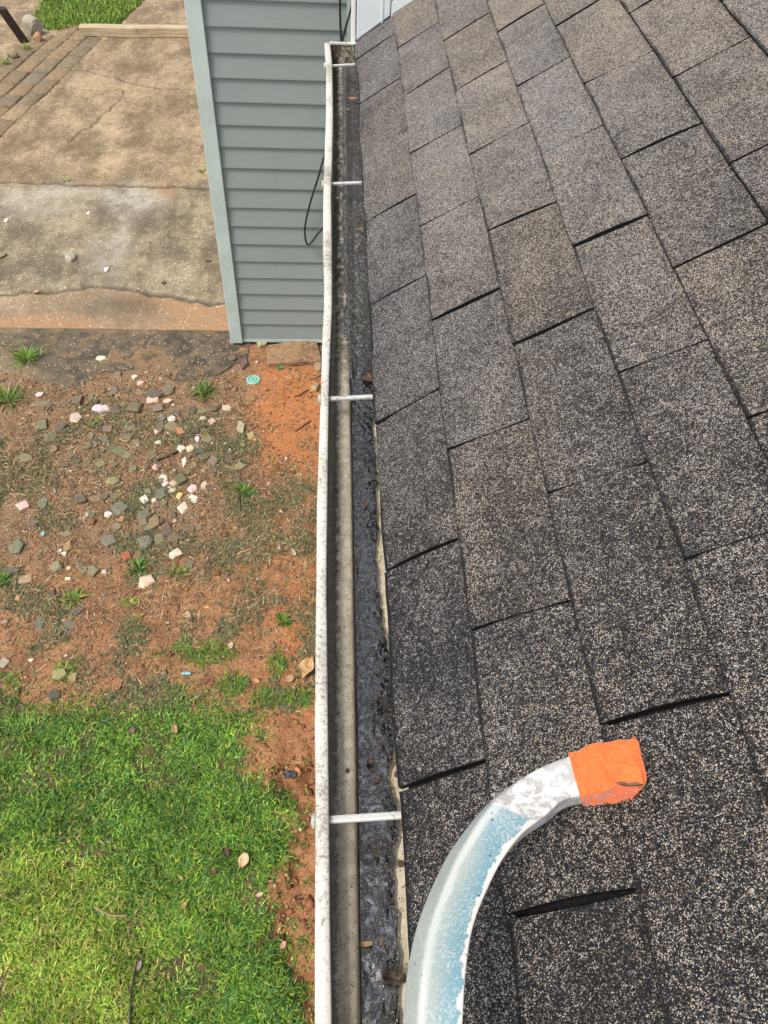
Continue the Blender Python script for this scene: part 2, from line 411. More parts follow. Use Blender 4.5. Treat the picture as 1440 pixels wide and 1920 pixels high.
def clapboard(name, origin, along, out, length, z0, z1, expo, mat, parent, proj=0.016):
    """lapped siding: one mesh, real laps"""
    o = np.array(origin, float); al = np.array(along, float); ou = np.array(out, float); V = []; F = []
    n = int(math.ceil((z1 - z0) / expo)); nseg = max(2, int(length / 0.15))
    prof = []
    for k in range(n):
        za = z0 + k * expo; zb = min(za + expo, z1)
        prof += [(proj * 0.25, za - .001), (proj, za), (proj * 1.02, za + .006), (proj * 0.62, za + expo * .5), (proj * 0.22, zb - .004)]
    prof = [(0.0, z0 - .001)] + prof
    for q in range(nseg + 1):
        a = length * q / nseg
        for (d_, z) in prof:
            w = 0.0012 * (float(fbm(a, z * 3, 0.5, 2, 91)) - .5)
            V.append(o + al * a + ou * (d_ + w) + np.array([0, 0, z]))
    m_ = len(prof)
    for q in range(nseg):
        for i in range(m_ - 1): F.append((q * m_ + i, (q + 1) * m_ + i, (q + 1) * m_ + i + 1, q * m_ + i + 1))
    return mesh(name, V, F, mat, parent)
Z_BOT = -2.79
wing = clapboard('siding_wall', (-0.80, YW + .012, 0), (1, 0, 0), (0, -1, 0), 0.80, Z_BOT, 2.4, 0.1308, M_SID, house)
MB().box(-0.80, 0.6, YW + .014, YW + .20, GZ + .01, 2.4).build('wall_core', M_DARKGAP, wing)
MB().box(-0.80, 0.01, YW - .006, YW + .012, -2.820, Z_BOT - .002).build('starter_strip', M_TRIM, wing)
cb = MB().box(-0.884, -0.794, YW - .022, YW + .22, -2.822, 2.4)
cb.build('corner_board', M_TRIM, wing, bevel=.004)
MB().box(-0.022, 0.006, YW - .022, YW + .012, -2.822, 2.4).build('inside_corner_post', M_TRIM, wing, bevel=.003)
# far side of the wing, running away from the camera
clapboard('siding_wall', (-0.872, YW + .22, 0), (0, 1, 0), (-1, 0, 0), 5.0, Z_BOT, 2.4, 0.1308, M_SID, house)
MB().box(-0.86, -0.80, YW + .2, YW + 5.2, GZ + .01, 2.4).build('wall_core', M_DARKGAP, house)
# side of the tall part between the roof end and the wing, and the wall under the eave
MB().box(0.030, 0.18, YU + .03, YW + .012, GZ - .05, 2.4).build('side_wall', M_DARKGAP, house)
clapboard('siding_wall', (0.028, YW - .02, 0), (0, -1, 0), (-1, 0, 0), YW - YU - .10, Z_BOT, 2.4, 0.1308, M_SID, house, 0.010)
clapboard('siding_wall', (0.38, YU, 0), (0, -1, 0), (-1, 0, 0), YU - YB, Z_BOT, -0.18, 0.1308, M_SID, house)
MB().box(0.382, 0.5, YB, YU, GZ - .05, -0.18).build('wall_core', M_DARKGAP, house)
# upper wall that stands on the roof, its corner post and the channel along the roof line
cp = MB()
x0, x1 = -0.014, 0.086
def zroof(x): return x * SA / CA
cp.prism([(x0, YU - .012, -0.004), (x1, YU - .012, zroof(x1) + .006), (x1, YU - .012, 2.4), (x0, YU - .012, 2.4)],
         [(x0, YU + .10, -0.004), (x1, YU + .10, zroof(x1) + .006), (x1, YU + .10, 2.4), (x0, YU + .10, 2.4)])
cp.build('corner_post', M_POST, house, bevel=.004)
rib = MB(); rib.prism([(0.060, YU - .0145, zroof(.060) + .004), (0.064, YU - .0145, zroof(.064) + .006), (.064, YU - .0145, 2.4), (.060, YU - .0145, 2.4)],
                      [(0.060, YU - .008, zroof(.060) + .004), (0.064, YU - .008, zroof(.064) + .006), (.064, YU - .008, 2.4), (.060, YU - .008, 2.4)])
rib.build('post_rib', M_POST, house)
MB().box(-0.028, -0.016, YU - .014, YU + .10, -0.10, 2.4).build('end_board', M_WHITE, house, bevel=.002)
jc = MB(); jc.prism([(x1 + .002, YU - .010, zroof(x1) + .003), (2.6, YU - .010, zroof(2.6) + .003), (2.6, YU - .010, zroof(2.6) + .040), (x1 + .002, YU - .010, zroof(x1) + .040)],
                    [(x1 + .002, YU + .016, zroof(x1) + .003), (2.6, YU + .016, zroof(2.6) + .003), (2.6, YU + .016, zroof(2.6) + .040), (x1 + .002, YU + .016, zroof(x1) + .040)])
jc.build('roof_channel', M_POST, house)
uw = clapboard('upper_wall', (x1, YU + .034, 0), (1, 0, 0), (0, -1, 0), 2.6, 0.05, 2.4, 0.1308, M_POST, house)
MB().box(x1, 2.7, YU + .036, YU + .15, -0.1, 2.4).build('wall_core', M_DARKGAP, uw)

# ==================================================================== GUTTER
lip_o = [(590, 1900), (590, 1750), (591, 1500), (590, 1350), (591, 1240), (593, 1086), (594, 940), (599, 800), (602.7, 696), (604, 633), (607.5, 571), (607.5, 529), (605.4, 467), (606, 375), (608, 300), (611, 214), (611.3, 130), (608.3, 79)]
lip_i = [(622, 1900), (619, 1750), (617, 1550), (615, 1350), (613.7, 1240), (612, 1086), (613.7, 940), (615.5, 800), (617.3, 696), (621.5, 602), (622.5, 571), (622.5, 529), (622, 446), (620.6, 362), (622.8, 300), (624.2, 214), (623, 120), (619, 79)]
ZL = -0.006
lo_ = np.array(sorted([tuple(on_axis(u, v, 2, ZL)[[1, 0]]) for u, v in lip_o])); li_ = np.array(sorted([tuple(on_axis(u, v, 2, ZL)[[1, 0]]) for u, v in lip_i]))
def XO(y): return float(np.interp(y, lo_[:, 0], lo_[:, 1]))
def XI(y): return float(np.interp(y, li_[:, 0], li_[:, 1]))
YG0, YG1 = -1.6, 2.128
gutter = empty('rain_gutter', (-0.04, 0.3, -0.09), 'long white painted metal rain gutter along the roof edge, speckled with mildew', 'gutter')
ys = np.concatenate([np.linspace(YG0, -0.4, 14)[:-1], np.linspace(-0.4, YG1, 150)])
def gut_prof(y):
    o, i = XO(y), XI(y); w = 0.0012 * (float(fbm(y, 7.7, 0.25, 2, 12)) - .5)
    # inside, from the lip fold down to the bottom and up the back
    return [(i - .0015, -0.017), (i, -0.0145), (i, -0.0085), (i - .0018, -0.0062), (o + .0045, -0.0056 + w), (o + .0012, -0.0068), (o, -0.011), (o + .0005, -0.030), (o + .003, -0.056), (o + .010, -0.070), (o + .026, -0.080),
            (o + .036, -0.092), (o + .040, -0.096), (0.026, -0.098), (0.033, -0.095), (0.034, -0.006)]
def gut_in(y):
    o, i = XO(y), XI(y)
    return [(i - .0015, -0.017), (i - .0035, -0.0165), (i - .0045, -0.012), (o + .0035, -0.012), (o + .0028, -0.034), (o + .0065, -0.054), (o + .0125, -0.065), (o + .020, -0.0685), (o + .027, -0.0665), (o + .034, -0.063), (o + .040, -0.0615), (-0.0495 + .0015 * (float(fbm(y, 2.2, .3, 2, 8)) - .5), -0.0635), (-0.0465, -0.069), (-0.0455, -0.088), (-0.043, -0.0935),
            (0.024, -0.0955), (0.0305, -0.093), (0.0315, -0.006)]
po = np.array([[(x, y, z) for x, z in gut_prof(y)] for y in ys]); pi = np.array([[(x, y, z) for x, z in gut_in(y)] for y in ys])
def strip(P): return P.reshape(-1, 3), grid_quads(P.shape[0], P.shape[1])
v, q = strip(po); trough = quads('trough', v, q, M_LIP, gutter, smooth=False)
v, q = strip(pi); quads('inner_lining', v, q, M_IN, trough, smooth=True)
ec = MB(); a, bq = gut_prof(YG1), YG1
ring = [(x, z) for x, z in a[4:]]
ec.prism([(x, bq - .0015, z) for x, z in ring], [(x, bq + .002, z) for x, z in ring])
ec.build('end_cap', M_IN, gutter)
MB().box(XI(YG1) - .002, 0.033, YG1 - .004, YG1 + .006, -0.0115, -0.0045).build('end_cap_rim', M_LIP, gutter, bevel=.0015)
for (uL, vL), (uR, vR) in (((612, 1534), (757, 1525)), ((612, 743), (707, 739)), ((620, 340), (684, 338)), ((622, 119), (670, 117))):
    L = on_axis(uL, vL, 2, -0.0125); Rr = on_axis(uR, vR, 2, -0.0125); dy = (Rr[1] - L[1]) / (Rr[0] - L[0])
    y_at = lambda x: L[1] + (x - L[0]) * dy
    xo = XO(L[1])
    sp = MB(); xa, xb = xo + .004, 0.037
    # a flattened ferrule with a crease along the top
    rr = [(-.0042, -.0030), (-.0047, .0006), (-.0040, .0024), (-.0010, .0030), (-.0004, .0016), (.0004, .0016), (.0010, .0030), (.0036, .0020), (.0044, -.0006), (.0040, -.0034), (.0, -.0042)]
    zc = -0.0185
    sp.prism([(xa, y_at(xa) + a_, zc + b_) for a_, b_ in rr], [(xb, y_at(xb) + a_, zc + b_ + .0015) for a_, b_ in rr])
    spo = sp.build('gutter_spike', M_SPIKE, gutter, bevel=.0006)
    hd = MB(); hd.tube([(xo - .0005, y_at(xo), zc), (xo - .0030, y_at(xo), zc), (xo - .0050, y_at(xo), zc)], [.0085, .0088, .0052], 14)
    hd.build('spike_head', M_SPIKE, spo, smooth=False)

# wet sludge on the bottom of the gutter, drying to shingle grit further away
edge_px = [(757, 1900), (757, 1800), (752, 1735), (750, 1690), (745, 1640), (748, 1590), (756, 1560), (752, 1500), (738, 1475), (734, 1460), (745, 1420), (748, 1390), (742, 1330), (735, 1225), (729, 1190), (722, 1145), (719, 1135), (714, 1080), (711, 1055), (708, 1045), (713, 1000), (714, 960), (709, 925), (714, 905), (709, 850), (706, 815), (701, 800), (706, 780), (704, 740), (697, 690), (694, 640), (700, 630), (705, 560)]
ZM = -0.088
er = np.array(sorted([tuple(on_axis(u, v, 2, ZM)[[1, 0]]) for u, v in edge_px]))
nx, ny = 60, 1500
yy = np.linspace(-1.5, YG1 - .003, ny)
SV = np.zeros((nx, ny, 3)); DRY = np.zeros((nx, ny))
far = sstep(0.66, 0.80, yy + 0.10 * (fbm(yy, yy * 0 + 3.0, 0.06, 3, 21) - .5))
xr = np.where(yy > -.35, np.interp(yy, er[:, 0], er[:, 1]), -0.001 + .012 * (fbm(yy, yy * 0, .08, 3, 33) - .5))
xr = xr + 0.0035 * (fbm(yy, yy * 0 + 1, 0.012, 3, 34) - .5) * 2
xr = xr * (1 - far) + 0.030 * far
xl = -0.0462 + 0.0006 * fbm(yy, yy * 0, .02, 3, 35)
xl_far = -0.052 - 0.014 * fbm(yy, yy * 0 + 5, 0.09, 4, 36)
xl = xl * (1 - far) + xl_far * far
for i in range(nx):
    a = i / (nx - 1); x = xl + (xr - xl) * a
    X = x; Y = yy
    wetz = 0.0040 * (fbm(X, Y, 0.030, 3, 50) - .45) + 0.0008 * (fbm(X, Y, 0.006, 2, 54) - .45)
    ridge = 0.004 * np.exp(-((Y - 0.60) / 0.07) ** 2) * np.sin((X + Y * .6) * 420 + 6 * fbm(X, Y, .03, 2, 61))
    dryz = 0.007 * (fbm(X, Y, 0.06, 3, 57) - .5) + 0.0016 * (fbm(X, Y, 0.008, 2, 58) - .5)
    z = (ZM + wetz + ridge * .12) * (1 - far) + (-0.064 + dryz - 0.012 * a) * far
    e = np.minimum(1, (1 - a) / 0.10); z = z - (1 - far) * (1 - np.sqrt(np.clip(e, 0, 1))) * 0.012
    e2 = np.minimum(1, a / 0.05); z = z - (1 - far) * (1 - np.sqrt(np.clip(e2, 0, 1))) * 0.006
    z = z - far * 0.010 * np.clip(1 - a / 0.12, 0, 1) * (0.4 + fbm(X, Y, .03, 2, 59)) + far * .012 * np.clip(1 - a / .3, 0, 1)
    SV[i, :, 0] = x; SV[i, :, 1] = yy; SV[i, :, 2] = z
    DRY[i] = far * (0.75 + 0.25 * fbm(X, Y, .05, 2, 60))
tag(quads('sludge', SV.reshape(-1, 3), grid_quads(nx, ny), M_SLUDGE, None, {'dry': DRY.ravel()}, smooth=True),
    'glossy wet black sludge drying to grey grit along the gutter bottom', 'sludge', kind='stuff')

# ==================================================================== LADDER STANDOFF ARM
def mat_arm():
    m, t, b = newmat('chipped_blue_paint'); p = pos(t)
    u = attr(t, 'along').outputs['Fac']; w = attr(t, 'across').outputs['Fac']       # 0..1 along the arm, 0..1 across its face
    fine = noi(t, p, 420, 4, 0.75); mid = noi(t, p, 60, 4, 0.65); big = noi(t, p, 22, 3, 0.6)
    tw0 = mth(t, 'ADD', w, mth(t, 'MULTIPLY', mth(t, 'SUBTRACT', mid, 0.5), 0.25))
    blue = mix(t, big, (0.115, 0.25, 0.32), (0.23, 0.365, 0.40))
    pale = mix(t, mid, (0.30, 0.345, 0.325), (0.40, 0.44, 0.41))
    crest_glint = mth(t, 'MULTIPLY', rng(t, w, 0.02, 0.07), rng(t, tw0, 0.27, 0.15))  # highlight along the upper left edge, painted as a pale band
    white = mix(t, rng(t, noi(t, p, 85, 5, 0.75), 0.46, 0.56), (0.62, 0.62, 0.61), (0.40, 0.385, 0.37))
    uv_ = mth(t, 'MULTIPLY', rng(t, u, 0.45, 0.62), 0.30)
    tw = mth(t, 'ADD', mth(t, 'ADD', w, uv_), mth(t, 'MULTIPLY', mth(t, 'SUBTRACT', big, 0.5), 0.5))
    # blue stays on the face, worn off to pale metal on the left edge
    face = mth(t, 'MULTIPLY', rng(t, tw, 0.10, 0.78), rng(t, w, 0.0, 0.06))
    c = mix(t, face, pale, blue); c = mix(t, mth(t, 'MULTIPLY', crest_glint, 0.7), c, (0.60, 0.61, 0.58))
    c = mix(t, rng(t, mth(t, 'ADD', fine, mth(t, 'MULTIPLY', big, 0.3)), 0.63, 0.74, 0.0, 0.6), c, (0.52, 0.56, 0.54))
    # ragged chips along the right edge
    e = mth(t, 'ADD', w, mth(t, 'MULTIPLY', mth(t, 'SUBTRACT', mid, 0.5), 0.55))
    c = mix(t, rng(t, e, 0.86, 0.88), c, (0.62, 0.59, 0.55))
    # white painted length before the wrap
    uu = mth(t, 'ADD', u, mth(t, 'MULTIPLY', mth(t, 'SUBTRACT', mid, 0.5), 0.03))
    uu = mth(t, 'ADD', uu, mth(t, 'MULTIPLY', mth(t, 'SUBTRACT', w, 0.5), -0.05))
    c = mix(t, rng(t, uu, 0.680, 0.692), c, white)
    s = vor(t, p, 120); k = mth(t, 'MULTIPLY', rng(t, s.outputs['Distance'], 0.10, 0.17, 1.0, 0.0), rng(t, noi(t, p, 37, 2), 0.52, 0.6))
    c = mix(t, k, c, (0.08, 0.07, 0.06))
    setb(t, b, Base_Color=c, Roughness=0.6, Specular_IOR_Level=0.3)
    bump(t, b, mth(t, 'ADD', fine, mth(t, 'MULTIPLY', mid, 0.5)), 0.0005, 0.5)
    return m
M_ARM = mat_arm()
def mat_wrap():
    m, t, b = newmat('orange_fabric'); p = pos(t)
    thr = noi(t, pos(t, (1, 1.6, 1)), 240, 3, 0.7); fol = noi(t, p, 45, 3, 0.6); dirt = noi(t, p, 95, 3, 0.7)
    c = mix(t, fol, (0.74, 0.105, 0.010), (0.80, 0.165, 0.028))
    c = mix(t, rng(t, thr, 0.3, 0.7, 0, 0.35), c, (0.50, 0.055, 0.008))
    c = mix(t, rng(t, dirt, 0.56, 0.70, 0, 0.55), c, (0.30, 0.075, 0.02)); c = mix(t, rng(t, noi(t, p, 150, 4, 0.7), 0.62, 0.70, 0, 0.5), c, (0.75, 0.30, 0.12))
    setb(t, b, Base_Color=c, Roughness=0.75)
    try: b.inputs['Sheen Weight'].default_value = 0.3
    except Exception: pass
    pr = bump(t, b, thr, 0.0008, 0.8); bump(t, b, fol, 0.006, 0.9, pr)
    return m
M_WRAP = mat_wrap()
ST = [  # face outer, face inner, lower outer, lower inner, height over the shingles
 ((780, 1920), (869, 1920), (753, 1920), (846, 1922), .200), ((788, 1823), (875, 1823), (762, 1823), (853, 1826), .185),
 ((807, 1727), (889, 1735), (785, 1722), (871, 1742), .163), ((841, 1638), (917, 1662), (826, 1627), (905, 1672), .140),
 ((867, 1586), (946, 1606), (858, 1574), (937, 1618), .124), ((913, 1517), (982, 1560), (909, 1512), (980, 1572), .104),
 ((954, 1477), (1022, 1529), (953, 1476), (1023, 1544), .085), ((1010, 1441), (1054, 1501), (1010, 1444), (1058, 1517), .067),
 ((1074, 1415), (1093, 1489), (1074, 1421), (1098, 1508), .052), ((1123, 1397), (1151, 1470), (1123, 1405), (1150, 1502), .044),
 ((1188, 1391), (1205, 1462), (1189, 1402), (1183, 1494), .039)]
TH = 0.030
rows = []
for A, B_, D_, E_, h in ST:
    th = min(TH, h - .003)
    rows.append([on_roof(*A, h), on_roof(*B_, h), on_roof(*E_, h - th), on_roof(*D_, h - th)])
rows = np.array(rows)                                         # stations x 4 corners x 3
step = rows[0] - rows[1]
rows = np.concatenate([[rows[0] + step * k for k in (4, 3, 2, 1)], rows])
dense = np.stack([np.array(smooth_path(rows[:, k], 8)) for k in range(4)], 1)
# rounded-rectangle section between the four corners
sec = []
RR, NSEG = 0.085, 4
for cx, cy, a0 in ((1 - RR, RR, -90), (1 - RR, 1 - RR, 0), (RR, 1 - RR, 90), (RR, RR, 180)):
    for k in range(NSEG + 1):
        a_ = math.radians(a0 + 90 * k / NSEG); sec.append((cx + RR * math.cos(a_), cy + RR * math.sin(a_)))
fc = []
for i in range(len(sec)):                                    # subdivide the flats
    x0_, y0_ = sec[i]; x1_, y1_ = sec[(i + 1) % len(sec)]; n_ = 6 if math.hypot(x1_ - x0_, y1_ - y0_) > .3 else 1
    for k in range(n_): fc.append((x0_ + (x1_ - x0_) * k / n_, y0_ + (y1_ - y0_) * k / n_))
def sweep(D4, infl=0.0, rough=0.0, seed=0):
    V = []
    for i, (A, B_, E_, D_) in enumerate(D4):
        cen = (A + B_ + E_ + D_) / 4
        for j, (x, y) in enumerate(fc):
            p = (A * (1 - x) + B_ * x) * (1 - y) + (D_ * (1 - x) + E_ * x) * y
            n_ = (p - cen); L_ = np.linalg.norm(n_); p = p + n_ / L_ * (infl + rough * (float(fbm(i * .35 + seed, j * .8, 1.7, 3, 70 + seed)) - .5))
            V.append(p)
    m_ = len(fc); Q = []
    for i in range(len(D4) - 1):
        for j in range(m_):
            j2 = (j + 1) % m_; Q.append((i * m_ + j, i * m_ + j2, (i + 1) * m_ + j2, (i + 1) * m_ + j))
    return np.array(V), Q, m_
arm_t = empty('ladder_standoff', tuple(on_roof(1190, 1440, 0.0)), 'curved metal ladder standoff arm in chipped pale blue and white paint, resting on the shingles', 'ladder arm')
n_d = len(dense); iw = int(n_d - 8 * 2.05) - 1
V, Q, m_ = sweep(dense[:iw + 6])
mid_ = (iw + 6)
o = mesh('arm', V, Q + [tuple(range(m_))[::-1], tuple(range(len(V) - m_, len(V)))], M_ARM, arm_t, smooth=True)
al = np.repeat((np.arange(mid_) - 32) / (iw - 32), m_); ac = np.tile([x for x, y in fc], mid_)
for n_, arr in (('along', al), ('across', ac)):
    at = o.data.attributes.new(n_, 'FLOAT', 'POINT'); at.data.foreach_set('value', np.asarray(arr, np.float32))
# fabric wrap, pulled over the end and folded
wd = dense[iw:].copy()
wd = np.array(smooth_path([*wd.reshape(len(wd), -1)], 3)).reshape(-1, 4, 3)
V, Q, m_ = sweep(wd, 0.0026, 0.0055, 3)
nr = len(V) // m_
tang = (dense[-1].mean(0) - dense[-3].mean(0)); tang /= np.linalg.norm(tang)
cen = wd[-1].mean(0)
end = [V[-m_:]]
for sc_, dd in ((0.97, .003), (0.86, .0052), (0.5, .0045)):
    end.append(cen + (end[0] - cen) * sc_ + tang * dd + RN * .0012 * np.random.RandomState(int(sc_ * 100)).randn(m_, 1))
for e_ in end[1:]:
    V = np.vstack([V, e_]); k = len(V) // m_ - 2
    Q += [(k * m_ + j, k * m_ + (j + 1) % m_, (k + 1) * m_ + (j + 1) % m_, (k + 1) * m_ + j) for j in range(m_)]
Q.append(tuple(range(len(V) - m_, len(V))))
wr = mesh('fabric_wrap', V, Q, M_WRAP, arm_t, smooth=True)
tag(wr, 'bright orange frayed fabric wrapped round the arm end')
sm = wr.modifiers.new('sub', 'SUBSURF'); sm.levels = sm.render_levels = 1
# torn flap on the end and loose threads along the edges
fl = MB(); rt = random.Random(5)
pA = [on_roof(1128, 1428, .0475), on_roof(1150, 1462, .0475), on_roof(1176, 1471, .0470), on_roof(1206, 1470, .0460), on_roof(1200, 1440, .0478), on_roof(1165, 1432, .0482)]
fl.add([*pA, *[p - RN * .0012 for p in pA]], [tuple(range(6)), tuple(range(6, 12))[::-1]] + [(i, (i + 1) % 6, 6 + (i + 1) % 6, 6 + i) for i in range(6)])
fl.build('torn_flap', M_WRAP, wr)
M_CORE = mat_simple('worn_grey_core', (0.16, 0.09, 0.055), (0.05, 0.03, 0.02), 120, 0.9, 300, 0.001)
wc = MB(); pw_ = [on_roof(u_, v_, .0482) for u_, v_ in ((1154, 1467), (1165, 1465), (1180, 1468), (1191, 1466), (1203, 1470), (1190, 1472), (1172, 1472), (1159, 1470))]
wc.add([*pw_, *[q_ - RN * .004 for q_ in pw_]], [tuple(range(8)), tuple(range(8, 16))[::-1]] + [(i_, (i_ + 1) % 8, 8 + (i_ + 1) % 8, 8 + i_) for i_ in range(8)])
wc.build('worn_patch', M_CORE, wr)
hz = MB()
corner_ring = [0, 11, 17, 22]
for i in range(300):
    if rt.random() < .5:
        k = nr - 1; j = rt.randrange(m_); q_ = rt.random(); p = V[k * m_ + j] * (1 - q_) + V[k * m_ + (j + 1) % m_] * q_; n_ = p - cen
    else:
        k = rt.randrange(1, nr - 2); j = rt.choice([0, m_ - 1, 1, 5, 6, 7, 12, 13, 14]) % m_; q_ = rt.random(); p = V[k * m_ + j] * (1 - q_) + V[(k + 1) * m_ + j] * q_; n_ = p - V[k * m_:(k + 1) * m_].mean(0)
    n_ = n_ / np.linalg.norm(n_) + np.array([rt.gauss(0, .6) for _ in range(3)])
    if k == nr - 1: n_ = n_ + tang * rt.uniform(.0, 1.0)
    n_ /= np.linalg.norm(n_); L_ = rt.uniform(.0008, .0036) * rt.random() ** .5; sd = np.array([rt.gauss(0, .3) for _ in range(3)]) * L_
    hz.tube([p - n_ * .001, p + n_ * L_ * .6, p + n_ * L_ + sd], [.00034, .00026, .00014], 3)
hz.build('frayed_threads', M_WRAP, wr)

# ==================================================================== YARD
def pix(x, y, z=GZ):
    P = np.stack([np.asarray(x, float), np.asarray(y, float), np.zeros_like(np.asarray(x, float)) + z], -1) - CC
    q = P @ RC.T; w = np.maximum(q[..., 2], 0.3)
    return 720 + FP * q[..., 0] / w, 960 + FP * q[..., 1] / w
def blob(u, v, cu, cv, ru, rv=None):
    return np.exp(-(((u - cu) / ru) ** 2 + ((v - cv) / (rv or ru)) ** 2))
DRIVE_EDGE = [(-1500, 612), (0, 612), (150, 613), (430, 616), (620, 618)]
def edge_v(u, pts): return np.interp(u, [p[0] for p in pts], [p[1] for p in pts])
def yard_h(x, y):
    h = 0.030 * (fbm(x, y, 0.35, 3, 101) - .5) + 0.018 * (fbm(x, y, 0.06, 4, 110) - .5)
    u, v = pix(x, y)
    rub = blob(u, v, 290, 900, 260, 190)
    h = h + rub * 0.022 * (fbm(x, y, 0.08, 3, 120) - .3)
    gul = sstep(495, 545, u) * sstep(1340, 1460, v)                       # eroded clay under the drip line
    h = h + gul * (-0.045 + 0.15 * (fbm(x, y, 0.10, 4, 130) - .5))
    dr = sstep(700, 640, v)
    return GZ + h * (1 - dr * .8) - 0.02 * sstep(640, 600, v)
xs = np.concatenate([[-300, -120, -50, -20, -10, -7], np.arange(-5.2, -3.2, 0.06), np.arange(-3.2, 0.5, 0.014), np.arange(0.6, 2, .2), [3, 6, 15, 50, 120, 300]])
ysg = np.concatenate([[-200, -80, -30, -10, -5, -3], np.arange(-2, -0.35, 0.08), np.arange(-0.35, 5.0, 0.014), np.arange(5.0, 13, 0.12), [15, 20, 40, 100, 300, 600]])
GX, GY = np.meshgrid(xs, ysg, indexing='ij'); HZ = yard_h(GX, GY)
far_ = (np.abs(GX) > 8) | (GY > 14) | (GY < -4); HZ[far_] = GZ - 0.03
GU, GV = pix(GX, GY)
clay = np.clip(1.1 * sstep(455, 500, GU + 60 * (fbm(GX, GY, .12, 3, 140) - .5)) * sstep(670, 705, GV) * sstep(930, 860, GV)
               + 0.75 * sstep(500, 590, GU + 90 * (fbm(GX, GY, .15, 3, 141) - .5)) * sstep(1020, 1120, GV) * sstep(1400, 1260, GV) + 0.25 * sstep(380, 500, GU) * sstep(900, 1000, GV), 0, 1)
rubm = np.clip(sstep(520, 380, GU + 80 * (fbm(GX, GY, .2, 3, 142) - .5)) * sstep(1130, 950, GV + 120 * (fbm(GX, GY, .3, 3, 143) - .5)), 0, 1)
lawn_px = [(-900, 1290), (0, 1308), (60, 1325), (120, 1345), (210, 1335), (350, 1318), (400, 1350), (455, 1372), (462, 1420), (440, 1450), (465, 1475), (505, 1480), (520, 1540), (518, 1610), (505, 1660), (510, 1730), (520, 1790), (560, 1840), (578, 1920), (590, 2600), (-1600, 2600)]
lawnm = in_poly(GU + 26 * (fbm(GX, GY, .09, 3, 150) - .5) * 2, GV + 26 * (fbm(GX, GY, .09, 3, 151) - .5) * 2, lawn_px).astype(float)
tri_px = [(62, 40), (92, 57), (215, 54), (268, 0), (300, -40), (120, -60), (85, 0)]
lawnm = np.maximum(lawnm, ((GY > 12.5) | (GX < -6)).astype(float))
def mat_yard():
    m, t, b = newmat('red_clay_soil'); p = pos(t)
    cl = attr(t, 'clay').outputs['Fac']; rb = attr(t, 'rubble').outputs['Fac']; la = attr(t, 'lawn').outputs['Fac']
    n1 = noi(t, p, 6, 5, 0.7); n2 = noi(t, p, 28, 5, 0.75); n3 = noi(t, p, 95, 4, 0.75)
    base = mix(t, rng(t, n1, 0.35, 0.65), (0.220, 0.092, 0.036), (0.385, 0.190, 0.082))
    c = mix(t, cl, base, mix(t, n2, (0.40, 0.130, 0.036), (0.52, 0.205, 0.065)))
    c = mix(t, mth(t, 'MULTIPLY', rb, 0.85), c, mix(t, n2, (0.130, 0.078, 0.037), (0.34, 0.215, 0.112)))
    c = mix(t, rng(t, n2, 0.52, 0.66, 0, 0.7), c, (0.085, 0.045, 0.022))
    c = mix(t, rng(t, n3, 0.54, 0.66, 0, 0.7), c, (0.46, 0.31, 0.19))
    c = mix(t, rng(t, n3, 0.46, 0.34, 0, 0.75), c, (0.075, 0.042, 0.022))
    c = mix(t, mth(t, 'MULTIPLY', la, 0.75), c, (0.045, 0.048, 0.018))
    setb(t, b, Base_Color=c, Roughness=0.75)
    pr = bump(t, b, n2, 0.02, 0.9); bump(t, b, n3, 0.007, 0.9, pr)
    return m
ground = quads('ground', np.stack([GX, GY, HZ], -1).reshape(-1, 3), grid_quads(len(xs), len(ysg)), mat_yard(), None,
               {'clay': clay.ravel(), 'rubble': rubm.ravel(), 'lawn': lawnm.ravel()}, smooth=True)
tag(ground, kind='structure')

# ---------------- concrete driveway: one cracked sheet
ZD = GZ + 0.012
def seg_dist(u, v, pts):
    dd = np.full(np.shape(u), 1e9)
    for (a0, b0), (a1, b1) in zip(pts[:-1], pts[1:]):
        L2 = (a1 - a0) ** 2 + (b1 - b0) ** 2; t_ = np.clip(((u - a0) * (a1 - a0) + (v - b0) * (b1 - b0)) / L2, 0, 1)
        dd = np.minimum(dd, np.hypot(u - a0 - t_ * (a1 - a0), v - b0 - t_ * (b1 - b0)))
    return dd
strip_px = [(191, 72), (134, 128), (88, 176), (37, 217), (0, 257), (-250, 500), (-420, 480), (-200, 240), (0, 128), (20, 104), (50, 92), (62, 80), (95, 66), (150, 62)]
CR = [([(130, 130), (165, 133), (215, 145), (262, 160), (300, 165), (340, 167), (420, 170)], 0.010, 1.0),
      ([(108, 153), (128, 160), (150, 168), (190, 171), (215, 170), (228, 164), (231, 172), (230, 182), (205, 205), (170, 235), (132, 264)], 0.006, .9),
      ([(-500, 338), (0, 341), (90, 344), (160, 346), (215, 347), (285, 348), (330, 349), (420, 352)], 0.018, 1.0),
      ([(-400, 566), (0, 552), (60, 546), (100, 546), (150, 540), (170, 535), (200, 534), (235, 538), (255, 540), (285, 550), (320, 552), (360, 562), (400, 567), (440, 565)], 0.017, 1.1),
      ([(-200, 18), (0, 16), (84, 13)], 0.010, .8), ([(214, 54), (268, 0), (310, -40)], 0.016, .8), ([(260, 3), (365, 12)], 0.010, .8), ([(150, 66), (210, 66), (372, 66)], .014, .8)]
cp_ = [on_axis(u, v, 2, ZD)[:2] for u, v in ((0, 0), (0, 612))]
dx = np.arange(-5.6, 0.02, 0.015); dy = np.arange(4.35, 12.4, 0.019)
DX, DY = np.meshgrid(dx, dy, indexing='ij'); DU, DV = pix(DX, DY, ZD)
crack = np.zeros(DX.shape); gro = np.zeros(DX.shape)
wx = 0.030 * (fbm(DX, DY, 0.10, 3, 201) - .5) * 2; wy = 0.030 * (fbm(DX, DY, 0.10, 3, 202) - .5) * 2
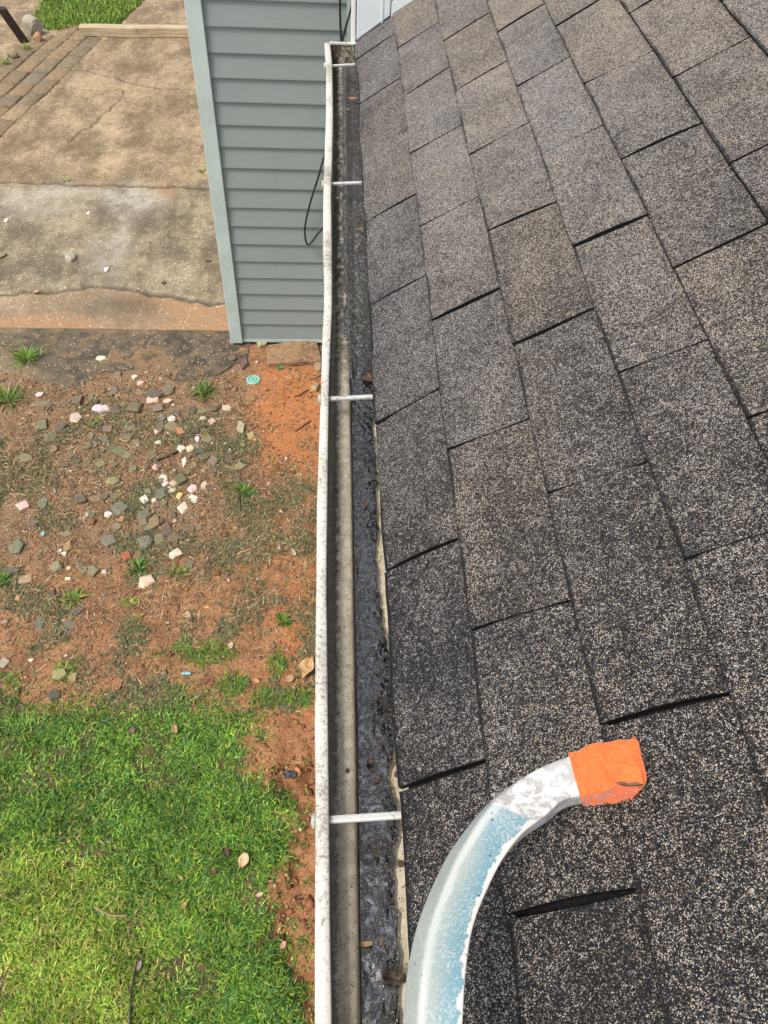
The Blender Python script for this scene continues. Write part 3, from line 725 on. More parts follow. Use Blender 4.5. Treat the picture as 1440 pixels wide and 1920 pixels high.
for pts, wid, dep in CR:
    G_ = [tuple(on_axis(u, v, 2, ZD)[:2]) for u, v in pts]
    dd = seg_dist(DX + wx, DY + wy, G_); var = 0.45 + 1.1 * fbm(DX, DY, .35, 2, 205)
    k = np.exp(-(dd / (wid * var)) ** 2); gro = np.maximum(gro, k * dep); 
    crack = np.maximum(crack, k)
DZ = ZD + 0.010 * (fbm(DX, DY, 0.9, 2, 210) - .5) + 0.005 * (fbm(DX, DY, 0.07, 4, 211) - .5) - 0.024 * gro
zA = sstep(338, 352, DV + 14 * (fbm(DX, DY, .18, 4, 217) - .5))
step_ = sstep(0, 10, DV - np.interp(DU, [p[0] for p in CR[3][0]], [p[1] for p in CR[3][0]]))
DZ = DZ - 0.014 * step_
keep = (DV < edge_v(DU, DRIVE_EDGE) + 2.5 * (fbm(DX, DY, .2, 3, 213) - .5)) & ~in_poly(DU, DV, strip_px) & ~in_poly(DU + 5 * (fbm(DX, DY, .12, 3, 214) - .5), DV + 5 * (fbm(DX, DY, .12, 3, 215) - .5), tri_px)
stain = np.clip(blob(DU, DV, 255, 372, 45, 22) * 1.5 + blob(DU, DV, 222, 430, 20, 50) * 1.3 + blob(DU, DV, 60, 378, 95, 28) * .6 + blob(DU, DV, 195, 480, 26, 45) * .8 + blob(DU, DV, 170, 360, 120, 12) * .6, 0, 1) * sstep(.38, .75, fbm(DX, DY, .30, 6, 220) + .10) * .8
orange = np.clip(step_ * (0.35 + 0.9 * sstep(.42, .6, fbm(DX * .5, DY, .30, 4, 221))) + blob(DU, DV, 306, 358, 22, 16) + 0.5 * blob(DU, DV, 180, 341, 30, 6), 0, 1)
dark_mask = np.clip(blob(DU, DV, 15, 288, 55, 20) * .75 * sstep(.35, .6, fbm(DX, DY, .4, 4, 222)) + crack * 0.9 + .5 * step_ * blob(DU, DV, 200, 570, 90, 22), 0, 1)  # dark smudge, crack lines and a patch past the step
def mat_concrete():
    m, t, b = newmat('weathered_concrete'); p = pos(t)
    za = attr(t, 'lower').outputs['Fac']; st = attr(t, 'stain').outputs['Fac']; og = attr(t, 'orange').outputs['Fac']; sh = attr(t, 'grime').outputs['Fac']
    n1 = noi(t, pos(t, (1.9, 0.9, 1)), 1.5, 8, 0.72); n2 = noi(t, p, 13, 6, 0.75); n3 = noi(t, p, 60, 4, 0.7)
    nd_ = noi(t, nd(t, 'ShaderNodeMapping', {'Vector': p, 'Rotation': (0, 0, -0.5), 'Scale': (1.9, 0.7, 1)}).outputs[0], 1.7, 7, 0.75)
    n1 = mth(t, 'ADD', mth(t, 'MULTIPLY', noi(t, p, 2.2, 8, 0.75), 0.5), mth(t, 'MULTIPLY', nd_, 0.5))
    up = mix(t, rng(t, n1, 0.40, 0.62), (0.150, 0.100, 0.050), (0.40, 0.295, 0.170))
    lo = mix(t, rng(t, n1, 0.40, 0.62), (0.120, 0.088, 0.051), (0.37, 0.300, 0.195))
    c = mix(t, za, up, lo)
    c = mix(t, rng(t, n2, 0.48, 0.68, 0, 0.6), c, (0.125, 0.090, 0.052))
    c = mix(t, og, c, mix(t, n2, (0.30, 0.165, 0.08), (0.36, 0.225, 0.12)))
    c = mix(t, mth(t, 'MULTIPLY', st, rng(t, n2, 0.25, 0.6)), c, (0.46, 0.43, 0.36))
    v = vor(t, p, 34); sel = rng(t, nd(t, 'ShaderNodeSeparateColor', {0: v.outputs['Color']}).outputs[0], 0.42, 0.7)
    agg = mth(t, 'MULTIPLY', mth(t, 'MULTIPLY', rng(t, v.outputs['Distance'], 0.22, 0.34, 1, 0), sel), rng(t, n1, 0.42, 0.6, 0.35, 0.9))
    c = mix(t, agg, c, (0.58, 0.49, 0.34))
    c = mix(t, rng(t, n3, 0.44, 0.30, 0, 0.75), c, (0.075, 0.055, 0.033))
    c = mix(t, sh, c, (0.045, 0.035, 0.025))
    setb(t, b, Base_Color=c, Roughness=0.7)
    pr = bump(t, b, n2, 0.018, 0.7); bump(t, b, n3, 0.008, 0.9, pr)
    return m
def masked_sheet(name, X, Y, Z, keep, mat, attrs, thick):
    Q = grid_quads(*X.shape); kq = keep[:-1, :-1] & keep[1:, 1:]; Q = Q[kq.ravel()]
    used = np.unique(Q); remap = np.full(X.size, -1); remap[used] = np.arange(len(used)); Q = remap[Q]
    V = np.stack([X, Y, Z], -1).reshape(-1, 3)[used]
    nb_ = len(V)
    # side walls round the outline
    e = np.concatenate([Q[:, [0, 1]], Q[:, [1, 2]], Q[:, [2, 3]], Q[:, [3, 0]]]); es = np.sort(e, 1); key = es[:, 0].astype(np.int64) * (nb_ + 1) + es[:, 1]
    uq, inv, cnt = np.unique(key, return_inverse=True, return_counts=True); be = e[cnt[inv] == 1]
    bv = np.unique(be); rm = np.full(nb_, -1); rm[bv] = np.arange(len(bv)) + nb_
    V = np.vstack([V, V[bv] - [0, 0, thick]]); Q = np.vstack([Q, np.stack([be[:, 1], be[:, 0], rm[be[:, 0]], rm[be[:, 1]]], 1)])
    A = {k: np.concatenate([a.ravel()[used], a.ravel()[used][bv]]) for k, a in attrs.items()}
    return quads(name, V, Q, mat, None, A, smooth=False)
M_CONC = mat_concrete()
tag(masked_sheet('driveway', DX, DY, DZ, keep, M_CONC, {'lower': zA, 'stain': stain, 'orange': orange, 'grime': dark_mask}, 0.05), kind='structure')

# ---------------- dark crumbling apron along the driveway edge
ax_ = np.arange(-4.2, -0.3, 0.011); ay_ = np.arange(3.6, 4.75, 0.011)
AX, AY = np.meshgrid(ax_, ay_, indexing='ij'); ZA_ = GZ + 0.004; AU, AV = pix(AX, AY, ZA_)
low = np.interp(AU, [-900, 0, 60, 130, 190, 250, 300, 335, 380, 410, 440, 462, 470, 478], [690, 690, 705, 716, 712, 700, 704, 722, 712, 700, 684, 672, 645, 600]) + 22 * (fbm(AX, AY, .16, 4, 230) - .5) * 2
keepA = (AV > edge_v(AU, DRIVE_EDGE) + 3) & (AV < low) & (AU < 478)
AZ = ZA_ + 0.012 * (fbm(AX, AY, .3, 3, 231) - .5) + 0.008 * (fbm(AX, AY, .04, 4, 232) - .5) + 0.006 * sstep(low - 30, low, AV)
pale = np.clip(sstep(120, 0, AU + 60 * (fbm(AX, AY, .25, 3, 233) - .5)) * sstep(640, 680, AV) + .7 * sstep(.5, .64, fbm(AX * .6, AY, .25, 4, 234)) * sstep(650, 620, AV + 14 * fbm(AX, AY, .1, 2, 235)), 0, 1)
def mat_apron():
    m, t, b = newmat('mossy_dark_asphalt'); p = pos(t); n1 = noi(t, p, 9, 6, 0.7); n2 = noi(t, p, 45, 4, 0.7)
    c = mix(t, rng(t, n1, 0.38, 0.62), (0.050, 0.040, 0.028), (0.120, 0.092, 0.056))
    c = mix(t, rng(t, noi(t, p, 7, 6, 0.75), 0.50, 0.60, 0, 0.75), c, mix(t, n2, (0.13, 0.075, 0.036), (0.25, 0.155, 0.08)))
    c = mix(t, mth(t, 'MULTIPLY', attr(t, 'pale').outputs['Fac'], 0.75), c, mix(t, n2, (0.25, 0.155, 0.085), (0.20, 0.165, 0.11)))
    v = vor(t, p, 48); sel = rng(t, nd(t, 'ShaderNodeSeparateColor', {0: v.outputs['Color']}).outputs[0], 0.68, 0.8)
    c = mix(t, mth(t, 'MULTIPLY', rng(t, v.outputs['Distance'], 0.20, 0.30, 1, 0), sel), c, (0.42, 0.36, 0.25))
    setb(t, b, Base_Color=c, Roughness=0.85); pr = bump(t, b, n1, 0.02, 0.6); bump(t, b, n2, 0.007, 0.9, pr); return m
tag(masked_sheet('asphalt_apron', AX, AY, AZ, keepA, mat_apron(), {'pale': pale}, 0.03), kind='structure')
def surf_z(x, y):
    u, v = pix(x, y)
    if v < edge_v(u, DRIVE_EDGE) - 4: return ZD
    if v < float(np.interp(u, [-900, 0, 60, 130, 190, 250, 300, 335, 380, 410, 440, 462, 470, 478], [690, 690, 705, 716, 712, 700, 704, 722, 712, 700, 684, 672, 645, 600])) - 14 and u < 470: return ZA_
    return float(yard_h(np.array(x), np.array(y)))
def at_px(u, v):
    p = ground_at(u, v); z = surf_z(p[0], p[1]); p = ground_at(u, v, z); return np.array([p[0], p[1], surf_z(p[0], p[1])])

# ---------------- brick edging
a_, b_ = at_px(191, 73), at_px(0, 257); ax = (b_ - a_)[:2]; Ls = np.linalg.norm(ax); ax /= Ls; nx_ = np.array([ax[1], -ax[0]])
lp = at_px(18, 106)
if np.dot((lp - a_)[:2], nx_) < 0: nx_ = -nx_
Wd = float(np.dot((lp - a_)[:2], nx_)); nrow = 4; bw = Wd / nrow; bl = 0.33
rb = random.Random(11); bv_, bq_, bc_ = [], [], []
tones = [(0.22, .155, .085), (.26, .19, .10), (.33, .24, .13), (.23, .175, .105), (.28, .19, .10), (.20, .15, .09)]
for i in range(nrow):
    y = -0.35 + (bl * .5 if i % 2 else 0) + rb.uniform(-.04, .04)
    while y < Ls + 3.0:
        L_ = bl * rb.uniform(.8, 1.12); g = rb.uniform(.008, .018); rz = rb.uniform(-.03, .03)
        P = []
        for zt, ins in ((-.05, 0), (rb.uniform(.000, .013), 0), (.0, .012)):
            for s_, q_ in ((0, 0), (1, 0), (1, 1), (0, 1)):
                al_ = y + (ins if s_ == 0 else L_ - g - ins) + rz * q_ * bw + rb.uniform(-.006, .006); pe = i * bw + (ins if q_ == 0 else bw - g - ins) + rb.uniform(-.006, .006)
                xy = a_[:2] + ax * al_ + nx_ * pe
                z_ = GZ + (zt if ins == 0 else P[4][2] - GZ + .007)
                P.append((xy[0], xy[1], z_))
        k = len(bv_); bv_ += P; bc_ += [rb.choice(tones)] * 12
        for r_ in (0, 4): bq_ += [(k + r_ + j, k + r_ + (j + 1) % 4, k + r_ + 4 + (j + 1) % 4, k + r_ + 4 + j) for j in range(4)]
        bq_.append((k + 8, k + 9, k + 10, k + 11)); y += L_
def mat_tinted(name, nscale=40, rough=0.8, bd=0.004, spread=0.5, alt=(0.5, 0.4, 0.28)):
    m, t, b = newmat(name); p = pos(t); n = noi(t, p, nscale, 5, 0.7); c = attr(t, 'tint').outputs['Color']
    c = mix(t, rng(t, n, 0.32, 0.68), mix(t, spread, c, (0.02, 0.015, 0.01)), c); c = mix(t, rng(t, noi(t, p, nscale * 2.7, 3), 0.62, 0.72, 0, 0.6), c, alt)
    setb(t, b, Base_Color=c, Roughness=rough); bump(t, b, n, bd, 0.8); return m
M_BRICK = mat_tinted('old_paver', 26)
bp = quads('brick_path', bv_, bq_, M_BRICK, None, {'tint': np.array(bc_)})
tag(bp, kind='structure')

# ==================================================================== VEGETATION (blades)
def blades(n_arr, base, length, width, az, lean, curl, cols, bendseg=2):
    """base (n,3); returns V,Q,C of small bent leaves, one strip of two quads each"""
    n = len(base); d = np.stack([np.cos(az), np.sin(az), np.zeros(n)], 1); side = np.stack([-np.sin(az), np.cos(az), np.zeros(n)], 1)
    up = np.array([0, 0, 1.0]); V = np.zeros((n, 6, 3)); h1 = length * .5
    p0 = base; p1 = p0 + d * (h1 * np.sin(lean))[:, None] + up * (h1 * np.cos(lean))[:, None]
    l2 = np.clip(lean + curl, 0, 2.2); p2 = p1 + d * (h1 * np.sin(l2))[:, None] + up * (h1 * np.cos(l2))[:, None]
    for k, (p, wf) in enumerate(((p0, .7), (p1, 1.0), (p2, .18))):
        V[:, 2 * k] = p - side * (width * wf * .5)[:, None]; V[:, 2 * k + 1] = p + side * (width * wf * .5)[:, None]
    i = np.arange(n)[:, None] * 6
    Q = np.concatenate([i + np.array([[0, 1, 3, 2]]), i + np.array([[2, 3, 5, 4]])], 0)
    return V.reshape(-1, 3), Q, np.repeat(cols, 6, 0)
def mat_leaf(name, rough=0.5, trans=0.25):
    m, t, b = newmat(name); c = attr(t, 'tint').outputs['Color']; setb(t, b, Base_Color=c, Roughness=rough, Specular_IOR_Level=0.3)
    tr = nd(t, 'ShaderNodeBsdfTranslucent', {'Color': c}); ms = nd(t, 'ShaderNodeMixShader', {0: trans, 1: b.outputs[0], 2: tr.outputs[0]})
    t.links.new(ms.outputs[0], t.nodes['Material Output'].inputs['Surface']); return m
M_GRASS = mat_leaf('grass_blade'); M_STRAW = mat_leaf('dry_straw', 0.7, 0.1)
R = np.random.RandomState(5)
def pick_cols(n, pal, w, var=0.25):
    pal = np.array(pal); k = R.choice(len(pal), n, p=np.array(w) / sum(w)); return np.clip(pal[k] * (1 + var * R.randn(n, 1)) * (1 + .07 * R.randn(n, 3)), 0.005, .9)
GREEN = [(0.120, 0.240, 0.030), (0.055, 0.135, 0.024), (0.210, 0.330, 0.040), (0.300, 0.375, 0.056), (0.080, 0.200, 0.065), (0.42, 0.34, 0.13)]
def scatter(n, x0, x1, y0, y1, dens):
    x = R.uniform(x0, x1, n); y = R.uniform(y0, y1, n); u, v = pix(x, y); k = R.rand(n) < dens(x, y, u, v); return x[k], y[k], u[k], v[k]
def lawn_d(x, y, u, v):
    uu = u + 26 * (fbm(x, y, .09, 3, 150) - .5) * 2; vv = v + 26 * (fbm(x, y, .09, 3, 151) - .5) * 2
    jr = 16 + 34 * fbm(x, y, .22, 2, 156); m = in_poly(uu + jr * R.randn(len(u)), vv + jr * R.randn(len(u)), lawn_px).astype(float)
    edge_ = sstep(1300, 1420, v) * .4 + .6
    bare = 1 - .80 * sstep(.50, .66, fbm(x, y, .16, 3, 160))
    off = np.where((u < -60) | (v > 1990), .45, 1.0)
    return m * edge_ * bare * off
x, y, u, v = scatter(400000, -2.5, -0.05, -0.75, 1.65, lawn_d)
n = len(x); z = yard_h(x, y)
lng = R.rand(n) < .45 + .4 * (fbm(x, y, .25, 3, 171) - .5) * 2
big = fbm(x, y, .30, 3, 170)
yel = np.clip(sstep(520, 100, u + 200 * (big - .5)) * sstep(1560, 1760, v + 160 * (big - .5)) + blob(u, v, 120, 1640, 60, 40), 0, 1)
cols = pick_cols(n, GREEN, [34, 26, 18, 8, 12, 2]); cy = pick_cols(n, GREEN, [14, 3, 26, 42, 2, 15]); sel = R.rand(n) < yel * .95
cols[sel] = cy[sel]; cols *= 1.12; cols *= (0.50 + 1.0 * fbm(x, y, .10, 3, 175))[:, None]
L_ = np.where(lng, R.uniform(.022, .056, n), R.uniform(.012, .023, n)) * (0.8 + .4 * big); Wd_ = np.where(lng, R.uniform(.0034, .0062, n), R.uniform(.009, .0145, n))
V, Q, C_ = blades(n, np.stack([x, y, z - .004], 1), L_, Wd_, R.uniform(0, 6.283, n), np.abs(R.normal(.85, .42, n)), R.uniform(.1, 1.0, n), cols)
tag(quads('lawn_grass', V, Q, M_GRASS, None, {'tint': C_}), 'thick green lawn grass covering the yard beside the gutter', 'grass', kind='stuff')
print('lawn blades', n)
# sparse tufts spreading over the dirt
clumps = [(575, 1420, 14, 20, .5), (560, 1545, 14, 16, .6), (548, 1730, 16, 14, .5), (390, 1225, 60, 26, 1), (440, 1285, 34, 24, 1), (350, 1215, 30, 22, .8), (520, 1245, 22, 34, 1), (500, 1310, 40, 22, .9), (560, 1310, 34, 26, 1), (330, 1290, 36, 14, .7), (470, 1345, 50, 18, .6), (250, 1160, 40, 10, .5), (150, 1240, 30, 14, .5), (300, 1225, 30, 12, .5), (530, 1165, 10, 16, .7), (490, 1385, 16, 14, .6), (545, 1500, 16, 26, .5), (560, 1590, 22, 20, .5), (575, 1650, 10, 22, .5), (540, 1860, 40, 30, 1), (500, 1480, 18, 14, .8), (20, 1120, 26, 34, .5), (60, 1205, 40, 20, .35), (565, 1700, 14, 14, .4), (575, 1780, 12, 20, .4)]
def clump_d(x, y, u, v):
    d_ = np.zeros(len(x))
    for cu, cv, ru, rv, a in clumps: d_ = np.maximum(d_, a * blob(u, v, cu, cv, ru, rv))
    return sstep(.30, .75, d_ * (.55 + .9 * fbm(x, y, .05, 3, 180)) ) * .8
x, y, u, v = scatter(130000, -1.9, -0.05, -0.2, 2.2, clump_d); n = len(x)
V, Q, C_ = blades(n, np.stack([x, y, yard_h(x, y) - .003], 1), R.uniform(.018, .046, n), R.uniform(.003, .0055, n), R.uniform(0, 6.283, n), np.abs(R.normal(.8, .4, n)), R.uniform(.1, 1.0, n), pick_cols(n, GREEN, [34, 24, 22, 8, 10, 4]))
print('clump blades', n)
tag(quads('sparse_grass', V, Q, M_GRASS, None, {'tint': C_}), 'sparse grass clumps creeping over the red dirt', 'grass', kind='stuff')
# dull ground-hugging weeds over the rubble and dirt
WEED = [(0.15, 0.165, 0.085), (0.10, 0.125, 0.065), (0.19, 0.215, 0.11), (0.21, 0.16, 0.085), (.12, .18, .06)]
def weed_d(x, y, u, v):
    ok = (u < 600) & (v > 700) & (v < 1340)
    lim = sstep(20, 140, v - 690 - .10 * np.abs(u - 240)) * (1 - .8 * sstep(470, 500, u) * sstep(930, 860, v))
    return ok * lim * (sstep(.44, .60, fbm(x, y, .20, 5, 190)) * .9 + .06)
x, y, u, v = scatter(150000, -3.6, -0.12, 1.2, 4.1, weed_d); n = len(x)
V, Q, C_ = blades(n, np.stack([x, y, yard_h(x, y) + .001], 1), R.uniform(.012, .03, n), R.uniform(.004, .009, n), R.uniform(0, 6.283, n), np.abs(R.normal(1.0, .35, n)), R.uniform(.0, .8, n), pick_cols(n, WEED, [30, 26, 16, 14, 12]))
tag(quads('ground_weeds', V, Q, M_GRASS, None, {'tint': C_}), 'dull green low weeds matted over the dirt and rubble', 'weeds', kind='stuff')
print('weeds', n)
# bright strip of lawn beyond the brick edging
def tri_d(x, y, u, v): return in_poly(u + 7 * (fbm(x, y, .12, 3, 196) - .5) * 2, v + 7 * (fbm(x, y, .12, 3, 197) - .5) * 2, tri_px) * 1.0
x, y, u, v = scatter(60000, -5.6, -2.2, 9.8, 12.9, tri_d); n = len(x)
V, Q, C_ = blades(n, np.stack([x, y, np.full(n, GZ - .004)], 1), R.uniform(.04, .085, n), R.uniform(.007, .012, n), R.uniform(0, 6.283, n), np.abs(R.normal(.6, .4, n)), R.uniform(.1, .9, n), pick_cols(n, GREEN, [26, 12, 32, 22, 4, 4]))
tag(quads('verge_grass', V, Q, M_GRASS, None, {'tint': C_}), 'bright green grass patch between the concrete paths', 'grass', kind='stuff')
print('tri', n)

# ==================================================================== LITTER
STRAW = [(0.34, 0.22, 0.12), (0.22, 0.125, 0.06), (0.44, 0.32, 0.19), (0.14, 0.08, 0.042), (0.31, 0.165, 0.08)]
def straw_d(x, y, u, v):
    ok = (u < 605) & (v > 680) & (v < 1420)
    dn = .30 + .6 * blob(u, v, 40, 880, 150, 130) + .6 * blob(u, v, 460, 990, 150, 120) + .3 * blob(u, v, 330, 800, 120, 90)
    dn = dn * sstep(1420, 1180, v) * (1 - .75 * sstep(478, 500, u) * sstep(700, 730, v) * sstep(880, 850, v)) * sstep(670, 735, v)
    return ok * dn * sstep(.36, .6, fbm(x, y, .18, 3, 260))
x, y, u, v = scatter(90000, -3.8, -0.12, 0.9, 4.3, straw_d); n = len(x); print('straw', n)
ln = R.uniform(.015, .065, n); w = R.uniform(.0008, .0022, n); az = R.uniform(0, 6.283, n); cv_ = R.uniform(-.5, .5, n); cols = pick_cols(n, STRAW, [30, 24, 18, 14, 14])
V = np.zeros((n, 8, 3)); px_, py_, a_c = x.copy(), y.copy(), az.copy(); zb = R.uniform(.001, .010, n)
for k in range(4):
    zz = yard_h(px_, py_) + zb + .003 * R.randn(n)
    V[:, 2 * k] = np.stack([px_ - np.sin(a_c) * w, py_ + np.cos(a_c) * w, zz], 1); V[:, 2 * k + 1] = np.stack([px_ + np.sin(a_c) * w, py_ - np.cos(a_c) * w, zz + .0012], 1)
    px_ = px_ + np.cos(a_c) * ln / 3; py_ = py_ + np.sin(a_c) * ln / 3; a_c = a_c + cv_ / 2
i = np.arange(n)[:, None] * 8
Q = np.concatenate([i + np.array([[0, 1, 3, 2]]) + 2 * k for k in range(3)], 0)
tag(quads('straw_litter', V.reshape(-1, 3), Q, M_STRAW, None, {'tint': np.repeat(cols, 8, 0)}), 'dry pine straw and stalks strewn over the dirt', 'straw', kind='stuff')

# clay crumbs and clods
def clod_d(x, y, u, v): return (u < 600) * (v > 690) * (v < 2100) * np.clip(.35 + .9 * sstep(490, 540, u) * sstep(1300, 1420, v) + .3 * sstep(470, 500, u), 0, 1) * (1 - in_poly(u, v, lawn_px)) * sstep(.38, .6, fbm(x, y, .09, 3, 270))
CLOD = [(0.26, 0.115, 0.048), (0.18, 0.080, 0.036), (0.36, 0.17, 0.075), (0.14, 0.07, 0.035), (0.38, 0.23, 0.12)]
M_CLOD = mat_leaf('clay_crumbs', 0.85, 0.0)
x, y, u, v = scatter(42000, -3.5, -0.05, -0.6, 4.2, clod_d); n = len(x); print('clods', n)
sz = R.uniform(.002, .008, n) * (1 + 2.2 * R.rand(n) * (R.rand(n) < .2 + .25 * (v > 1380))); cols = pick_cols(n, CLOD, [28, 24, 20, 14, 12])
OCT = np.array([(1, 0, 0), (-1, 0, 0), (0, 1, 0), (0, -1, 0), (0, 0, .7), (0, 0, -.5)], float)
OFC = np.array([(0, 2, 4), (2, 1, 4), (1, 3, 4), (3, 0, 4), (2, 0, 5), (1, 2, 5), (3, 1, 5), (0, 3, 5)])
V = OCT[None] * sz[:, None, None] * (1 + .35 * R.randn(n, 6, 1)); rz = R.uniform(0, 6.28, n)
V = np.stack([V[..., 0] * np.cos(rz)[:, None] - V[..., 1] * np.sin(rz)[:, None], V[..., 0] * np.sin(rz)[:, None] + V[..., 1] * np.cos(rz)[:, None], V[..., 2] * .8], -1) + np.stack([x, y, yard_h(x, y) + .001], 1)[:, None]
tag(quads('soil_crumbs', V.reshape(-1, 3), (np.arange(n)[:, None, None] * 6 + OFC[None]).reshape(-1, 3), M_CLOD, None, {'tint': np.repeat(cols, 6, 0)}), 'loose red brown soil crumbs on the bare ground', 'soil', kind='stuff')

# little stones nobody could count
M_STONE = mat_tinted('rubble_stone', 60, 0.85, 0.003, 0.35, (0.34, 0.27, 0.18))
PEB = [(0.26, 0.21, 0.14), (0.15, 0.125, 0.085), (0.42, 0.36, 0.27), (0.33, 0.20, 0.12), (0.55, 0.47, 0.38)]
def peb_d(x, y, u, v):
    dn = blob(u, v, 290, 880, 170, 150) + .9 * blob(u, v, 100, 740, 130, 40) + .6 * blob(u, v, 400, 710, 90, 30) + .14
    return (u < 600) * (v > 672) * (v < 1500) * dn * sstep(1500, 1100, v) * .8
x, y, u, v = scatter(15000, -3.6, -0.1, 0.7, 4.3, peb_d); n = len(x); print('pebbles', n)
sz = R.uniform(.003, .012, n) * (1 + 1.3 * R.rand(n) * (R.rand(n) < .22)); cols = pick_cols(n, PEB, [28, 30, 16, 18, 8])
oct_ = np.array([(1, 0, 0), (-1, 0, 0), (0, 1, 0), (0, -1, 0), (0, 0, .8), (0, 0, -.6)], float)
of = np.array([(0, 2, 4), (2, 1, 4), (1, 3, 4), (3, 0, 4), (2, 0, 5), (1, 2, 5), (3, 1, 5), (0, 3, 5)])
V = oct_[None] * sz[:, None, None] * (1 + .35 * R.randn(n, 6, 1)) ; rz = R.uniform(0, 6.28, n)
V = np.stack([V[..., 0] * np.cos(rz)[:, None] - V[..., 1] * np.sin(rz)[:, None], V[..., 0] * np.sin(rz)[:, None] + V[..., 1] * np.cos(rz)[:, None], V[..., 2] * .8], -1) + np.stack([x, y, yard_h(x, y) + .003], 1)[:, None]
Q = (np.arange(n)[:, None, None] * 6 + of[None]).reshape(-1, 3)
tag(quads('gravel', V.reshape(-1, 3), Q, M_STONE, None, {'tint': np.repeat(cols, 6, 0)}), 'small gravel bits scattered through the rubble patch', 'gravel', kind='stuff')

# ---------------- stones and tile fragments, each a thing
def mat_tile():
    m, t, b = newmat('broken_tile'); p = pos(t); c = attr(t, 'tint').outputs['Color']
    c = mix(t, rng(t, noi(t, p, 26, 5, 0.75), 0.46, 0.68, 0, 0.7), c, (0.36, 0.235, 0.15))
    br = nd(t, 'ShaderNodeTexBrick', {'Vector': p, 'Scale': 20.0, 'Mortar Size': 0.018, 'Color1': (1, 1, 1, 1), 'Color2': (1, 1, 1, 1), 'Mortar': (0, 0, 0, 1)}, offset=0.0)
    gl = mth(t, 'MULTIPLY', mth(t, 'SUBTRACT', 1.0, nd(t, 'ShaderNodeSeparateColor', {0: br.outputs['Color']}).outputs[0]), attr(t, 'lines').outputs['Fac'])
    c = mix(t, mth(t, 'MULTIPLY', gl, .8), c, (0.36, 0.20, 0.16))
    setb(t, b, Base_Color=c, Roughness=0.6); bump(t, b, noi(t, p, 60, 4), 0.002, 0.6); return m
M_TILE = mat_tile()
def shard(name, u, v, wpx, hpx, colr, seed, mat, flat=0.35, angular=True, lines=0.0, label=None, cat='stone', group=None, lift=0.0):
    p = at_px(u, v); dp = depth_at(p); ra = random.Random(seed)
    w = wpx * dp / FP; th = math.atan2(-(p - CC)[2], math.hypot(*(p - CC)[:2])); l = hpx * dp / FP / max(.35, math.sin(th) * 1.0)
    l = min(l, w * 2.4)
    hgt = max(.008, min(w, l) * flat)
    n_ = ra.choice([4, 4, 5, 5]) if angular else 9
    ph = ra.uniform(0, 6.28); tilt = Matrix.Rotation(ra.uniform(-.16, .16), 3, 'X') @ Matrix.Rotation(ra.uniform(-.16, .16), 3, 'Y')
    bm = bmesh.new()
    for z_, sc_ in ((-.5, 1.0), (.25, .98), (.5, .84 if angular else .6)):
        for k in range(n_):
            a = ph + 6.283 * k / n_ + ra.uniform(-.34, .34) * (1 if z_ == -.5 else .3)
            rr_ = ra.uniform(.62, 1.22) if angular else ra.uniform(.9, 1.08)
            q = tilt @ Vector((.5 * w * rr_ * sc_ * math.cos(a) * 1.08, .5 * l * rr_ * sc_ * math.sin(a) * 1.08, hgt * z_))
            bm.verts.new(q)
    hull = bmesh.ops.convex_hull(bm, input=bm.verts[:])
    junk = [g for g in hull['geom_interior'] if isinstance(g, bmesh.types.BMVert)]
    if junk: bmesh.ops.delete(bm, geom=junk, context='VERTS')
    bmesh.ops.bevel(bm, geom=bm.edges[:], offset=min(w, l) * .02, segments=1, affect='EDGES', clamp_overlap=True)
    me = bpy.data.meshes.new(name); bm.to_mesh(me); bm.free(); me.materials.append(mat)
    c3 = [min(.95, max(.01, c * (1 + ra.uniform(-.12, .12)))) for c in colr]
    at = me.attributes.new('tint', 'FLOAT_COLOR', 'POINT'); at.data.foreach_set('color', np.tile([*c3, 1.0], len(me.vertices)).astype(np.float32))
    at = me.attributes.new('lines', 'FLOAT', 'POINT'); at.data.foreach_set('value', np.full(len(me.vertices), lines, np.float32))
    o = bpy.data.objects.new(name, me); o.location = (p[0], p[1], p[2] + hgt * .16 + lift); COL.objects.link(o)
    tag(o, label, cat, group); return o
PINK, WHITE_, CREAM, GREY, TAN, RED = (0.56, 0.40, 0.32), (0.58, 0.52, 0.43), (0.47, 0.39, 0.25), (0.165, 0.135, 0.080), (0.36, 0.26, 0.14), (0.36, 0.12, 0.055)
Z5 = lambda x, y: (x / 3.2727, 660 + y / 3.2727)
Z8 = lambda x, y: (x / 2.4, 1080 + y / 2.4)
Z4 = lambda x, y: (400 + x / 3.6, 560 + y / 3.6)
